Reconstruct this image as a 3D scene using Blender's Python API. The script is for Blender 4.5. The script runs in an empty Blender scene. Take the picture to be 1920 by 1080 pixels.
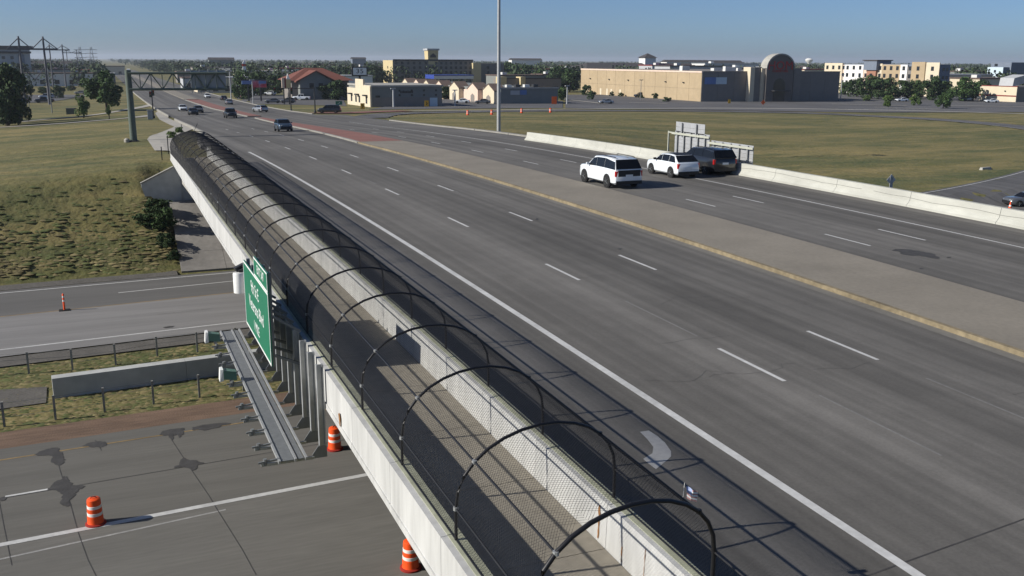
import bpy, bmesh, math, random
import numpy as np
from mathutils import Vector, Matrix
SKY_STRENGTH, SUN_STRENGTH, EXPOSURE, HAZE = .065, 3.9, .55, .00011
# ---- camera solved from the lane dashes (12.19 m cycle, 3.66 m lanes); photograph pixels are 1920 x 1080
FPX, PITCH, YAW, ROLL, CH = 1804.68, 0.232609, 0.398506, 0.005238, 8.7432
def _cam():
    cp, sp, cy, sy = math.cos(PITCH), math.sin(PITCH), math.cos(YAW), math.sin(YAW)
    f = np.array([sy*cp, cy*cp, -sp]); r0 = np.array([cy, -sy, 0.]); u0 = np.cross(r0, f)
    c, s = math.cos(ROLL), math.sin(ROLL)
    return f, c*r0+s*u0, -s*r0+c*u0
CF, CR, CU = _cam(); CP = np.array([0, 0, CH])
def ray(px, py): return CF+(px-960)/FPX*CR+(540-py)/FPX*CU
def gp(px, py, z): d = ray(px, py); return CP+d*((z-CH)/d[2])       # survey: picture point -> place on a level plane
def onY(px, py, Y): d = ray(px, py); return CP+d*(Y/d[1])
def onX(px, py, X): d = ray(px, py); return CP+d*(X/d[0])
def pix(P):
    v = np.asarray(P, float)-CP; d = v@CF
    return 960+FPX*(v@CR)/d, 540-FPX*(v@CU)/d
SA, SK = 0.0269885, 0.000244824
G0 = -5.2; ZF = -6.2
Y1 = 130.; S1 = SA*Y1-SK*Y1*Y1; D1 = SA-2*SK*Y1
def S(y):                                                          # street profile: crest over the freeway, down to grade
    if y < -20: y = -20
    if y <= Y1: return SA*y-SK*y*y
    return G0+(S1-G0)*math.exp((y-Y1)*D1/(S1-G0))
def smin(a, b, k):
    h = max(k-abs(a-b), 0)/k
    return min(a, b)-h*h*k*.25
def sst(a, b, x):
    t = min(1, max(0, (x-a)/(b-a))); return t*t*(3-2*t)
def yfar(x): return 70.0+.04*x                                      # far edge of the freeway
def ynear(x): return 25.0+.087*x
def T(x, y):                                                       # ground height
    s = S(y)
    if x < 6:
        e = max(s-.25-(6-x)*.055, G0-.25); e = G0+(e-G0)*(1-sst(20, 95, 6-x))
    elif x > 41.5:
        w = 15+max(0, y-95)*1.3
        e = s-.3+.22*sst(140, 165, y); e = G0+(e-G0)*(1-sst(0, w, x-43.2))
    else: e = s-.3
    if y > 400: e = min(e, s-.3)
    yf, yn = yfar(x)+1.2, ynear(x)-3
    if y >= yf:
        sl = ZF-.12+(y-yf)*(.40 if 3.9 < x < 42 else .52)
        return smin(e, sl, 1.2) if e > sl-3 else min(e, sl)
    if y <= yn:
        sl = ZF-.12+(yn-y)*.40
        return smin(e, sl, 1.2)
    return ZF-.12
def gt(px, py, dz=0., far=9000):                                   # picture point -> place on the ground
    d = ray(px, py); d = d/math.hypot(d[0], d[1]); t = 8.; pt = t
    while t < far:
        q = CP+d*t
        if q[2] < T(q[0], q[1])+dz:
            a, b = pt, t
            for _ in range(30):
                m = .5*(a+b); q = CP+d*m
                if q[2] < T(q[0], q[1])+dz: b = m
                else: a = m
            return CP+d*b
        pt = t; t += max(.4, t*.008)
    return CP+d*far
def gs(px, py, dz=0.):                                             # picture point -> place on the street surface
    d = ray(px, py); d = d/d[1]; t = 5.; pt = t
    while t < 2000:
        if CH+d[2]*t < S(t)+dz:
            a, b = pt, t
            for _ in range(30):
                m = .5*(a+b)
                if CH+d[2]*m < S(m)+dz: b = m
                else: a = m
            return CP+d*b
        pt = t; t += .5
    return CP+d*t
def ztop(py, P):                                                   # height of a picture row above a known place
    lo, hi = P[2]-20, P[2]+80
    for _ in range(40):
        m = .5*(lo+hi)
        if pix((P[0], P[1], m))[1] > py: lo = m
        else: hi = m
    return lo
def xcol(px, Y, z):                                                # x of a picture column on the line y=Y, height z
    lo, hi = -400., 900.
    for _ in range(50):
        m = .5*(lo+hi)
        if pix((m, Y, z))[0] < px: lo = m
        else: hi = m
    return lo
def ycol(px, X, z):                                                # y of a picture column on the line x=X, height z
    lo, hi = 5., 4000.
    for _ in range(60):
        m = .5*(lo+hi)
        if pix((X, m, z))[0] > px: lo = m
        else: hi = m
    return lo
# ---- camera, sky, sun, exposure
scene = bpy.context.scene
cd = bpy.data.cameras.new('camera'); cam = bpy.data.objects.new('camera', cd); scene.collection.objects.link(cam)
cd.sensor_fit = 'HORIZONTAL'; cd.sensor_width = 36; cd.lens = FPX/1920*36; cd.clip_start = .1; cd.clip_end = 20000
cam.matrix_world = Matrix(((CR[0], CU[0], -CF[0], 0), (CR[1], CU[1], -CF[1], 0), (CR[2], CU[2], -CF[2], CH), (0, 0, 0, 1)))
scene.camera = cam
SUN_EL, SUN_AZ = math.radians(29.5), math.radians(8)               # the sun stands left of the street, a little ahead
world = bpy.data.worlds.new('World'); scene.world = world; world.use_nodes = True
wn = world.node_tree.nodes; wl = world.node_tree.links
sky = wn.new('ShaderNodeTexSky'); sky.sky_type = 'NISHITA'; sky.sun_disc = False
sky.sun_elevation = SUN_EL; sky.sun_rotation = -(math.pi/2-SUN_AZ); sky.air_density = .6; sky.dust_density = .85; sky.ozone_density = 6.0; sky.altitude = 270
wl.new(sky.outputs[0], wn['Background'].inputs[0]); wn['Background'].inputs[1].default_value = SKY_STRENGTH
sl = bpy.data.lights.new('sun', 'SUN'); sl.energy = SUN_STRENGTH; sl.angle = math.radians(.55); sl.color = (1, .95, .86)
sun = bpy.data.objects.new('sun', sl); scene.collection.objects.link(sun)
sd = Vector((-math.cos(SUN_AZ)*math.cos(SUN_EL), math.sin(SUN_AZ)*math.cos(SUN_EL), math.sin(SUN_EL)))
sun.rotation_euler = sd.to_track_quat('Z', 'Y').to_euler(); sun.location = (-60, 20, 80)
scene.view_settings.view_transform = 'Standard'; scene.view_settings.look = 'None'; scene.view_settings.exposure = EXPOSURE; scene.view_settings.gamma = 1
scene.render.engine = 'CYCLES'
scene.cycles.max_bounces = 6; scene.cycles.transparent_max_bounces = 8; scene.cycles.caustics_reflective = False; scene.cycles.caustics_refractive = False
scene.cycles.volume_bounces = 0
random.seed(7)
COL = scene.collection

# ---- helpers
class MB:
    def __init__(s): s.v = []; s.f = []
    def face(s, pts):
        n = len(s.v); s.v += [tuple(map(float, p)) for p in pts]; s.f.append(tuple(range(n, n+len(pts)))); return s
    def hexa(s, P):
        n = len(s.v); s.v += [tuple(map(float, p)) for p in P]
        for q in ((0, 3, 2, 1), (4, 5, 6, 7), (0, 1, 5, 4), (1, 2, 6, 5), (2, 3, 7, 6), (3, 0, 4, 7)): s.f.append(tuple(n+i for i in q))
        return s
    def box(s, x0, x1, y0, y1, z0, z1):
        return s.hexa([(x0, y0, z0), (x1, y0, z0), (x1, y1, z0), (x0, y1, z0), (x0, y0, z1), (x1, y0, z1), (x1, y1, z1), (x0, y1, z1)])
    def bar(s, a, b, w, h):                                        # square bar from a to b
        a = Vector(a); b = Vector(b); d = (b-a).normalized(); up = Vector((0, 0, 1)) if abs(d.z) < .9 else Vector((0, 1, 0))
        r = d.cross(up).normalized()*w/2; u = r.cross(d).normalized()*h/2
        return s.hexa([a-r-u, a+r-u, b+r-u, b-r-u, a-r+u, a+r+u, b+r+u, b-r+u])
    def prism(s, pts, vec):
        n = len(s.v); k = len(pts); v = Vector(vec)
        s.v += [tuple(Vector(p)) for p in pts]+[tuple(Vector(p)+v) for p in pts]
        s.f.append(tuple(range(n+k-1, n-1, -1))); s.f.append(tuple(range(n+k, n+2*k)))
        for i in range(k): j = (i+1) % k; s.f.append((n+i, n+j, n+k+j, n+k+i))
        return s
    def tube(s, pts, r, n=8):
        pts = [Vector(p) for p in pts]; rs = r if isinstance(r, (list, tuple)) else [r]*len(pts); b = len(s.v)
        for i, p in enumerate(pts):
            d = (pts[min(i+1, len(pts)-1)]-pts[max(i-1, 0)]).normalized(); a = Vector((0, 0, 1)) if abs(d.z) < .95 else Vector((1, 0, 0))
            x = d.cross(a).normalized(); y = d.cross(x)
            for k in range(n): t = 2*math.pi*k/n; s.v.append(tuple(p+(x*math.cos(t)+y*math.sin(t))*rs[i]))
        for i in range(len(pts)-1):
            for k in range(n): k2 = (k+1) % n; s.f.append((b+i*n+k, b+i*n+k2, b+(i+1)*n+k2, b+(i+1)*n+k))
        s.f.append(tuple(range(b, b+n))); e = b+(len(pts)-1)*n; s.f.append(tuple(range(e+n-1, e-1, -1)))
        return s
    def lathe(s, prof, n=16, c=(0, 0, 0), axis='z'):
        b = len(s.v)
        for r, z in prof:
            for k in range(n):
                t = 2*math.pi*k/n; q = (r*math.cos(t), r*math.sin(t), z) if axis == 'z' else (z, r*math.cos(t), r*math.sin(t))
                s.v.append((c[0]+q[0], c[1]+q[1], c[2]+q[2]))
        for i in range(len(prof)-1):
            for k in range(n): k2 = (k+1) % n; s.f.append((b+i*n+k, b+i*n+k2, b+(i+1)*n+k2, b+(i+1)*n+k))
        s.f.append(tuple(range(b+n-1, b-1, -1))); e = b+(len(prof)-1)*n; s.f.append(tuple(range(e, e+n)))
        return s
    def grid(s, rows):
        b = len(s.v); m = len(rows[0])
        for r in rows: s.v += [tuple(map(float, p)) for p in r]
        for i in range(len(rows)-1):
            for j in range(m-1): s.f.append((b+i*m+j, b+i*m+j+1, b+(i+1)*m+j+1, b+(i+1)*m+j))
        return s
    def mesh(s, name, mat, org=(0, 0, 0), smooth=None):
        me = bpy.data.meshes.new(name); o = Vector(org)
        me.from_pydata([(a[0]-o.x, a[1]-o.y, a[2]-o.z) for a in s.v], [], s.f); me.update()
        if mat: me.materials.append(mat)
        if smooth is not None:
            me.shade_smooth(); me.set_sharp_from_angle(angle=math.radians(smooth))
        return me
    def build(s, name, mat, parent=None, smooth=None, local=False, org=None):
        o_ = Vector((0, 0, 0))
        if parent is not None and not local: o_ = wloc(parent)
        if parent is None and org is not None: o_ = Vector(org)
        o = bpy.data.objects.new(name, s.mesh(name, mat, o_, smooth)); COL.objects.link(o); o.parent = parent
        if parent is None and org is not None: o.location = o_
        return o
def wloc(o):
    v = Vector(o.location)
    while o.parent: o = o.parent; v = v+Vector(o.location)
    return v
def tag(o, label=None, cat=None, group=None, kind=None):
    if label: o['label'] = label
    if cat: o['category'] = cat
    if group: o['group'] = group
    if kind: o['kind'] = kind
    return o
def empty(name, loc, rz=0):
    o = bpy.data.objects.new(name, None); COL.objects.link(o); o.location = tuple(map(float, loc)); o.rotation_euler = (0, 0, rz); o.empty_display_size = .2
    return o
def thing(name, label, cat, loc, rz=0, group=None): return tag(empty(name, loc, rz), label, cat, group)
def inst(me, name, parent, loc, scale=None, rz=0):
    o = bpy.data.objects.new(name, me); COL.objects.link(o); o.parent = parent; o.location = loc
    if scale: o.scale = scale
    if rz: o.rotation_euler = (0, 0, rz)
    return o
def copy_tree(o, parent=None):
    c = o.copy(); COL.objects.link(c); c.parent = parent
    for ch in list(o.children): copy_tree(ch, c)
    return c

# ---- materials
def mat(name, col, rough=.85, var=.12, scale=2., var2=0., scale2=.15, bump=0., metal=0., spec=.35, stretch=None, coat=0., world=False, col2=None, thr=(.45, .6), bscale=None, bdist=.03):
    m = bpy.data.materials.new(name); m.use_nodes = True; n = m.node_tree.nodes; l = m.node_tree.links; b = n['Principled BSDF']
    b.inputs['Roughness'].default_value = rough; b.inputs['Metallic'].default_value = metal; b.inputs['Specular IOR Level'].default_value = spec
    if coat: b.inputs['Coat Weight'].default_value = coat; b.inputs['Coat Roughness'].default_value = .06
    if world: src = n.new('ShaderNodeNewGeometry').outputs['Position']
    else: src = n.new('ShaderNodeTexCoord').outputs['Object']
    if stretch:
        mp = n.new('ShaderNodeMapping'); mp.inputs['Scale'].default_value = stretch; l.new(src, mp.inputs[0]); vec = mp.outputs[0]
    else: vec = src
    def noise(sc, v, det=4):
        t = n.new('ShaderNodeTexNoise'); t.inputs['Scale'].default_value = sc; t.inputs['Detail'].default_value = det; l.new(v, t.inputs['Vector']); return t.outputs['Fac']
    def mul(c, fac, amt):
        mr = n.new('ShaderNodeMapRange'); mr.inputs[1].default_value = .25; mr.inputs[2].default_value = .75; mr.inputs[3].default_value = 1-amt; mr.inputs[4].default_value = 1+amt; l.new(fac, mr.inputs[0])
        x = n.new('ShaderNodeMix'); x.data_type = 'RGBA'; x.blend_type = 'MULTIPLY'; x.inputs[0].default_value = 1; l.new(c, x.inputs[6]); l.new(mr.outputs[0], x.inputs[7]); return x.outputs[2]
    rgb = n.new('ShaderNodeRGB'); rgb.outputs[0].default_value = (*col, 1); c = rgb.outputs[0]
    if col2:
        mr = n.new('ShaderNodeMapRange'); mr.inputs[1].default_value = thr[0]; mr.inputs[2].default_value = thr[1]; l.new(noise(scale2, vec, 6), mr.inputs[0])
        x = n.new('ShaderNodeMix'); x.data_type = 'RGBA'; l.new(mr.outputs[0], x.inputs[0]); l.new(c, x.inputs[6]); x.inputs[7].default_value = (*col2, 1); c = x.outputs[2]
    if var: c = mul(c, noise(scale, vec), var)
    if var2: c = mul(c, noise(scale2, vec, 5), var2)
    l.new(c, b.inputs['Base Color'])
    if bump:
        bp = n.new('ShaderNodeBump'); bp.inputs['Strength'].default_value = bump; bp.inputs['Distance'].default_value = bdist
        l.new(noise(bscale or scale*4, src, 3), bp.inputs['Height']); l.new(bp.outputs[0], b.inputs['Normal'])
    return m
def leafmat(name, col, amt=.35, sc=.5, var=.25):
    m = mat(name, col, rough=.7, var=var, scale=sc, spec=.2); n = m.node_tree.nodes; l = m.node_tree.links; b = n['Principled BSDF']
    g = n.new('ShaderNodeNewGeometry'); mr = n.new('ShaderNodeMapRange'); mr.inputs[3].default_value = 1-amt; mr.inputs[4].default_value = 1+amt; l.new(g.outputs['Random Per Island'], mr.inputs[0])
    src = b.inputs['Base Color'].links[0].from_socket; x = n.new('ShaderNodeMix'); x.data_type = 'RGBA'; x.blend_type = 'MULTIPLY'; x.inputs[0].default_value = 1
    l.new(src, x.inputs[6]); l.new(mr.outputs[0], x.inputs[7]); l.new(x.outputs[2], b.inputs['Base Color'])
    return m
M = {}
def road_mat(name, col, col2, amp=.25):
    # tyre-worn lanes: long streaks along the street, mottling, fine grit
    m = mat(name, col, rough=.9, var=.10, scale=14, world=True, bump=.15, bscale=60, spec=.3); n = m.node_tree.nodes; l = m.node_tree.links; b = n['Principled BSDF']
    src = b.inputs['Base Color'].links[0].from_socket; pos = n.new('ShaderNodeNewGeometry').outputs['Position']
    for sc, amt, lo, hi in (((.55, .006, .1), amp, .3, .7), ((2.4, .012, .1), amp*.7, .3, .7), ((.12, .09, .1), amp*.6, .3, .7), ((1.3, 1.1, 1), .07, .3, .7)):
        mp = n.new('ShaderNodeMapping'); mp.inputs['Scale'].default_value = sc; l.new(pos, mp.inputs[0])
        t = n.new('ShaderNodeTexNoise'); t.inputs['Scale'].default_value = 1; t.inputs['Detail'].default_value = 5; l.new(mp.outputs[0], t.inputs['Vector'])
        mr = n.new('ShaderNodeMapRange'); mr.inputs[1].default_value = lo; mr.inputs[2].default_value = hi; mr.inputs[3].default_value = 1-amt; mr.inputs[4].default_value = 1+amt; l.new(t.outputs['Fac'], mr.inputs[0])
        x = n.new('ShaderNodeMix'); x.data_type = 'RGBA'; x.blend_type = 'MULTIPLY'; x.inputs[0].default_value = 1; l.new(src, x.inputs[6]); l.new(mr.outputs[0], x.inputs[7]); src = x.outputs[2]
    sx = n.new('ShaderNodeSeparateXYZ'); l.new(pos, sx.inputs[0]); mu = n.new('ShaderNodeMath'); mu.operation = 'MULTIPLY_ADD'; mu.inputs[1].default_value = 2*math.pi/1.83; mu.inputs[2].default_value = -2*math.pi*12.3/1.83; l.new(sx.outputs[0], mu.inputs[0])
    sn = n.new('ShaderNodeMath'); sn.operation = 'COSINE'; l.new(mu.outputs[0], sn.inputs[0]); mr = n.new('ShaderNodeMapRange'); mr.inputs[1].default_value = -1; mr.inputs[2].default_value = 1; mr.inputs[3].default_value = 1-WEAR; mr.inputs[4].default_value = 1+WEAR; l.new(sn.outputs[0], mr.inputs[0])
    x = n.new('ShaderNodeMix'); x.data_type = 'RGBA'; x.blend_type = 'MULTIPLY'; x.inputs[0].default_value = 1; l.new(src, x.inputs[6]); l.new(mr.outputs[0], x.inputs[7]); src = x.outputs[2]
    l.new(src, b.inputs['Base Color']); return m
WEAR = .075                                                         # wheel paths
M['asphalt'] = road_mat('street_asphalt', (.122, .116, .107), None)
WEAR = 0.
M['ramp'] = road_mat('ramp_asphalt', (.105, .103, .103), None)
M['fwy_light'] = mat('freeway_concrete_light', (.195, .19, .187), .9, .08, 3, .16, .5, .1, world=True, stretch=(.12, 1.6, 1))
M['fwy_dark'] = mat('freeway_asphalt', (.115, .112, .108), .9, .08, 6, .14, .5, .1, world=True, stretch=(.1, 1.6, 1))
M['fwy'] = mat('freeway_concrete', (.122, .117, .105), .9, .09, 5, .14, .45, .12, world=True, stretch=(.12, 1.5, 1))
M['fwy_sh'] = mat('freeway_shoulder', (.135, .13, .118), .9, .1, 5, .14, .45, .1, world=True, stretch=(.2, 1.5, 1))
M['white_line'] = mat('white_paint_worn', (.5, .5, .49), .7, .12, 6, .15, 1.2, world=True)
M['faint_line'] = mat('white_paint_faded', (.175, .172, .165), .8, .15, 8, .15, 1., world=True)
M['yellow_line'] = mat('yellow_paint_worn', (.38, .25, .09), .8, .2, 3, .2, .6, world=True)
M['tar'] = mat('tar_patch', (.055, .053, .052), .8, .25, 3, bump=.3, world=True)
M['concrete'] = mat('concrete_grey', (.34, .33, .30), .9, .1, 3, .12, .4, .15)
M['median'] = mat('median_concrete', (.222, .20, .165), .92, .09, 6, .12, .35, .15, world=True)
M['walk'] = mat('walkway_concrete', (.27, .245, .20), .92, .12, 5, .12, .6, .15, world=True)
M['sidewalk'] = mat('sidewalk_concrete', (.36, .34, .30), .92, .1, 3, .1, .4, world=True)
M['kerb_yellow'] = mat('kerb_yellow_paint', (.215, .175, .11), .85, .25, 4, .25, .5, world=True)
M['gutter'] = mat('gutter_concrete', (.165, .158, .142), .9, .1, 4, .12, .5, world=True)
M['crack'] = mat('hairline_crack', (.075, .073, .071), .9, .1, 4, world=True)
M['kerb'] = mat('kerb_concrete', (.26, .25, .225), .9, .12, 2, .12, .4, world=True)
M['red_paver'] = mat('red_paving', (.22, .105, .085), .9, .12, 4, .15, .3, .1, world=True)
M['white_conc'] = mat('white_painted_concrete', (.47, .47, .455), .85, .10, 2.2, .16, .6, .1, world=True, stretch=(1, 2.2, .4))
M['mossy'] = mat('mossy_concrete', (.36, .37, .27), .9, .2, 4, .2, .7, .1, world=True)
M['pale_conc'] = mat('wing_concrete', (.42, .43, .42), .9, .12, 2, .15, .4, .1, world=True)  # pale grey concrete for wing wall, abutment and median wall
M['slope_pave'] = mat('slope_paving', (.25, .235, .215), .92, .14, 3, .22, .35, .25, world=True)
M['dirt'] = mat('red_brown_dirt', (.145, .095, .066), .95, .25, 3, .25, .6, .6, world=True, stretch=(.3, 1.6, 1))
M['gravel'] = mat('dark_gravel', (.105, .098, .088), .95, .3, 8, .2, .8, .5, world=True)
M['black_pipe'] = mat('black_vinyl_pipe', (.012, .012, .014), .45, .1, 5, spec=.4)
M['wire'] = mat('black_vinyl_wire', (.012, .012, .014), .5, .1, 5, spec=.35)
M['galv'] = mat('galvanised_steel', (.38, .39, .39), .5, .12, 6, .12, .8, metal=.35)
M['galv_dark'] = mat('weathered_steel', (.20, .21, .215), .55, .12, 6, metal=.3)
M['alu'] = mat('sign_back_aluminium', (.47, .48, .49), .45, .08, 4, .1, .7, metal=.4)
M['green_steel'] = mat('green_painted_steel', (.10, .125, .105), .5, .1, 3)
M['green_sign'] = mat('green_sign_face', (.008, .16, .085), .4, .06, 2, spec=.5)
M['sign_white'] = mat('sign_white', (.82, .84, .82), .4, .03, 2)
M['white'] = mat('white_painted_metal', (.78, .78, .76), .4, .05, 3)
M['black'] = mat('black_plastic', (.015, .015, .016), .5, .1, 5)
M['dark'] = mat('dark_metal', (.035, .036, .038), .5, .1, 5)
M['orange'] = mat('orange_plastic', (.85, .09, .012), .5, .08, 4, spec=.4)
M['orange_sign'] = mat('orange_sign_face', (.95, .14, .02), .5, .04, 4)
M['refl_white'] = mat('white_reflective_band', (.78, .76, .72), .4, .06, 8)
M['yellow_sign'] = mat('yellow_sign_face', (.8, .42, .02), .5, .05, 4)
M['tyre'] = mat('tyre_rubber', (.018, .018, .018), .85, .1, 8)
M['rim'] = mat('alloy_rim', (.5, .5, .51), .3, .05, 8, metal=.7)
M['glass'] = mat('dark_car_glass', (.008, .009, .011), .08, 0, spec=.3)
M['rubber'] = mat('black_rubber', (.02, .02, .02), .9, .15, 6)
M['rust'] = mat('rust_stain', (.26, .125, .045), .9, .3, 8)
M['red_lens'] = mat('red_lamp_lens', (.45, .012, .012), .2, 0, spec=.6)
M['clear_lens'] = mat('clear_lamp_lens', (.72, .74, .76), .12, 0, spec=.7)
M['bark'] = mat('bark', (.07, .055, .042), .95, .25, 6)
M['leaf_dark'] = leafmat('leaves_dark', (.040, .070, .024)); M['leaf_mid'] = leafmat('leaves_mid', (.052, .092, .028)); M['leaf_light'] = leafmat('leaves_light', (.085, .135, .035))
M['leaf_far'] = leafmat('leaves_far', (.040, .060, .028), .35, .035, .55)
M['weed'] = leafmat('weeds', (.10, .14, .04)); M['straw'] = (leafmat('dry_grass_blades', (.185, .155, .075), .25)); M['grassblade'] = (leafmat('green_grass_blades', (.085, .098, .036), .25))
def carpaint(name, c, metal=0): M[name] = mat(name, c, .28, 0, metal=metal, spec=.5, coat=.8)
carpaint('paint_white', (.72, .76, .79)); carpaint('paint_black', (.010, .011, .013)); carpaint('paint_blue', (.05, .075, .11), .3); carpaint('paint_silver', (.36, .38, .40), .5); carpaint('paint_red', (.25, .02, .02)); carpaint('paint_grey', (.13, .135, .14), .3)
# ---- ground
def grass_mat():
    m = mat('mown_grass', (.102, .102, .032), .95, .18, 3.5, world=True, bump=.7, bscale=1.6, bdist=.22); n = m.node_tree.nodes; l = m.node_tree.links; b = n['Principled BSDF']
    pos = n.new('ShaderNodeNewGeometry').outputs['Position']; src = b.inputs['Base Color'].links[0].from_socket
    for sc, lo, hi, col, amt, rot in (((.025, .11, .1), .42, .60, (.215, .172, .066), .85, .12), ((.10, .5, .2), .48, .68, (.24, .19, .08), .7, -.95), ((.04, .09, .05), .5, .64, (.055, .076, .026), .75, .3), ((.5, 1.6, .4), .5, .7, (.185, .148, .06), .55, .1), ((.22, .5, .3), .53, .68, (.06, .075, .028), .5, 0)):
        mp = n.new('ShaderNodeMapping'); mp.inputs['Scale'].default_value = sc; mp.inputs['Rotation'].default_value = (0, 0, rot); mp.inputs['Location'].default_value = (random.random()*9, random.random()*9, 0); l.new(pos, mp.inputs[0])
        t = n.new('ShaderNodeTexNoise'); t.inputs['Scale'].default_value = 1; t.inputs['Detail'].default_value = 7; t.inputs['Roughness'].default_value = .62; l.new(mp.outputs[0], t.inputs['Vector'])
        mr = n.new('ShaderNodeMapRange'); mr.inputs[1].default_value = lo; mr.inputs[2].default_value = hi; mr.inputs[4].default_value = amt; l.new(t.outputs['Fac'], mr.inputs[0])
        x = n.new('ShaderNodeMix'); x.data_type = 'RGBA'; l.new(mr.outputs[0], x.inputs[0]); l.new(src, x.inputs[6]); x.inputs[7].default_value = (*col, 1); src = x.outputs[2]
    l.new(src, b.inputs['Base Color']); return m
M['grass'] = grass_mat()
def geo(a, b, n): return list(np.sign(a)*np.geomspace(abs(a), abs(b), n))
XS = sorted(geo(-9000, -210, 12)+list(np.arange(-200, -40, 8))+list(np.arange(-40, 110, 1.))+list(np.arange(110, 330, 5))+geo(335, 9000, 14))
YS = sorted([-400, -200, -100]+list(np.arange(-60, 6, 4))+list(np.arange(8, 130, 1.))+list(np.arange(130, 260, 2.5))+list(np.arange(260, 700, 12))+geo(710, 14000, 16)+[80.2, 80.35])
def TT(x, y):
    if 5.9 < x < 41.9 and (80.3 < y < 120): return S(y)-.3
    return T(x, y)
def roughness(x, y): return .05*math.sin(x*1.7+y*.6)+.05*math.sin(y*1.3-x*.4)+.03*math.sin(x*3.1)
g = MB(); g.grid([[(x, y, TT(x, y)+(roughness(x, y) if (x < 4 or x > 44) and y > 72 and y < 200 else 0)) for x in XS] for y in YS])
tag(g.build('grass_ground', M['grass'], smooth=50), kind='structure')

# ---- the street over the bridge
def lerp(tab):
    xs = [a for a, b in tab]; ys = [b for a, b in tab]
    return lambda t: float(np.interp(t, xs, ys))
XL = lerp([(-20, 7.95), (88, 8.3), (110, 9.5), (135, 12.2), (160, 12.8), (1300, 12.3)])
XRt = lerp([(-20, 42.05), (96, 42.05), (97.5, 44.2), (168, 46.9), (172, 47.5), (203, 47), (207, 41.8), (232, 40.4), (278, 39.7), (1300, 39.7)])
def yrange(a, b, st=2.5):
    n = max(1, int(math.ceil((b-a)/st))); return [a+(b-a)*i/n for i in range(n+1)]
def fun(v): return v if callable(v) else (lambda y: v)
def strip(name, xl, xr, y0, y1, dz, m, parent=None, cols=1, st=2.5):
    xl, xr = fun(xl), fun(xr); b = MB()
    b.grid([[(xl(y)+(xr(y)-xl(y))*j/cols, y, S(y)+dz) for j in range(cols+1)] for y in yrange(y0, y1, st)])
    o = b.build(name, m, parent)
    return o
def raised(name, xl, xr, y0, y1, h, m, parent=None, z0=-.05, st=2.5, prof=None):
    xl, xr = fun(xl), fun(xr); b = MB(); ys = yrange(y0, y1, st)
    ring = lambda y: [(xl(y), y, S(y)+z0), (xr(y), y, S(y)+z0), (xr(y), y, S(y)+h), (xl(y), y, S(y)+h)]
    if prof: ring = lambda y: [(xl(y)+a, y, S(y)+c) for a, c in prof]
    n = len(ring(y0))
    for y in ys: b.v += ring(y)
    for i in range(len(ys)-1):
        for k in range(n): j = (k+1) % n; b.f.append((i*n+k, i*n+j, (i+1)*n+j, (i+1)*n+k))
    b.f.append(tuple(range(n-1, -1, -1))); e = (len(ys)-1)*n; b.f.append(tuple(range(e, e+n)))
    return b.build(name, m, parent)
street = tag(strip('street', XL, XRt, -18, 1250, 0, M['asphalt'], cols=6, st=1.25), kind='structure')
LM = .006
strip('edge_line', 12.0, 12.22, 5, 91, LM, M['white_line'], street)
strip('edge_line', lambda y: 37.85+max(0, y-110)*.02, lambda y: 37.99+max(0, y-110)*.02, 20, 165, LM, M['white_line'], street)
for xx, y0, k0, k1 in ((16.2, 19.69, -1, 11), (19.88, 20.21, -1, 11), (31.62, 33.26, -1, 9), (35.05, 33.39, -1, 9)):
    for k in range(k0, k1):
        if k == 2 and xx > 30: continue
        ya = y0+12.192*k; strip('lane_dash', xx-.065, xx+.065, ya, ya+3.048, LM, M['white_line'], street)
for xx, ya, yb in ((16.35, 14.5, 18.5), (16.3, 24, 28.5), (16.33, 9.8, 12), (19.97, 14, 18.5), (19.95, 56, 58.8), (16.3, 62, 64)):
    strip('faded_line', xx-.035, xx+.035, ya, yb, LM, M['faint_line'], street)
for yy in (199, 203.5, 246, 250): strip('crosswalk_line', 13.2, 24.5 if yy > 230 else 24, yy, yy+.5, LM, M['faint_line'], street)
M['arrow_paint'] = mat('arrow_paint', (.34, .34, .335), .8, .12, 5, world=True)
def patch(px, m, parent, name='tar_patch', dz=.008, sc=None, surf=gs, off=(0, 0), s=1):
    W_ = [surf(off[0]+x/s, off[1]+y/s) for x, y in px]; out = []; rj = random.Random(len(px)*7+int(abs(px[0][0])))
    for i, a in enumerate(W_):                                     # ragged outline
        c = W_[(i+1) % len(W_)]; n_ = 4 if name != 'shoulder_arrow' else 1; ln = float(np.hypot(*(c-a)[:2]))
        for k in range(n_): q = a+(c-a)*k/n_; j = 0 if k == 0 else ln*.13; out.append((q[0]+rj.uniform(-j, j), q[1]+rj.uniform(-j, j), q[2]+dz))
    b = MB(); b.face(out[::-1]); return b.build(name, m, parent)
patch([(720, 300), (820, 285), (920, 350), (1000, 420), (1070, 520), (1070, 575), (1020, 625), (900, 720), (820, 660), (755, 605), (860, 540), (870, 470), (800, 380)], M['arrow_paint'], street, 'shoulder_arrow', .005, off=(1080, 760), s=6)
patch([(725, 432), (760, 420), (800, 418), (880, 420), (960, 432), (1020, 445), (1100, 460), (1150, 488), (1155, 508), (1120, 505), (1050, 492), (985, 480), (960, 478), (900, 478), (840, 470), (810, 462), (790, 440)], M['tar'], street, 'pothole_patch', off=(1520, 380), s=4.8)
patch([(1225, 498), (1240, 489), (1265, 489), (1255, 498)], M['tar'], street, 'pothole_patch', off=(1520, 380), s=4.8)
patch([(970, 597), (985, 587), (1015, 592), (1000, 600)], M['tar'], street, 'pothole_patch', off=(1520, 380), s=4.8)
patch([(755, 80), (775, 72), (800, 80), (780, 90)], M['tar'], street, 'pothole_patch', off=(1000, 450), s=4.8)
patch([(1455, 530), (1475, 522), (1490, 532), (1470, 542)], M['tar'], street, 'pothole_patch', off=(700, 300), s=4.8)
b = MB(); sk = .113
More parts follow.
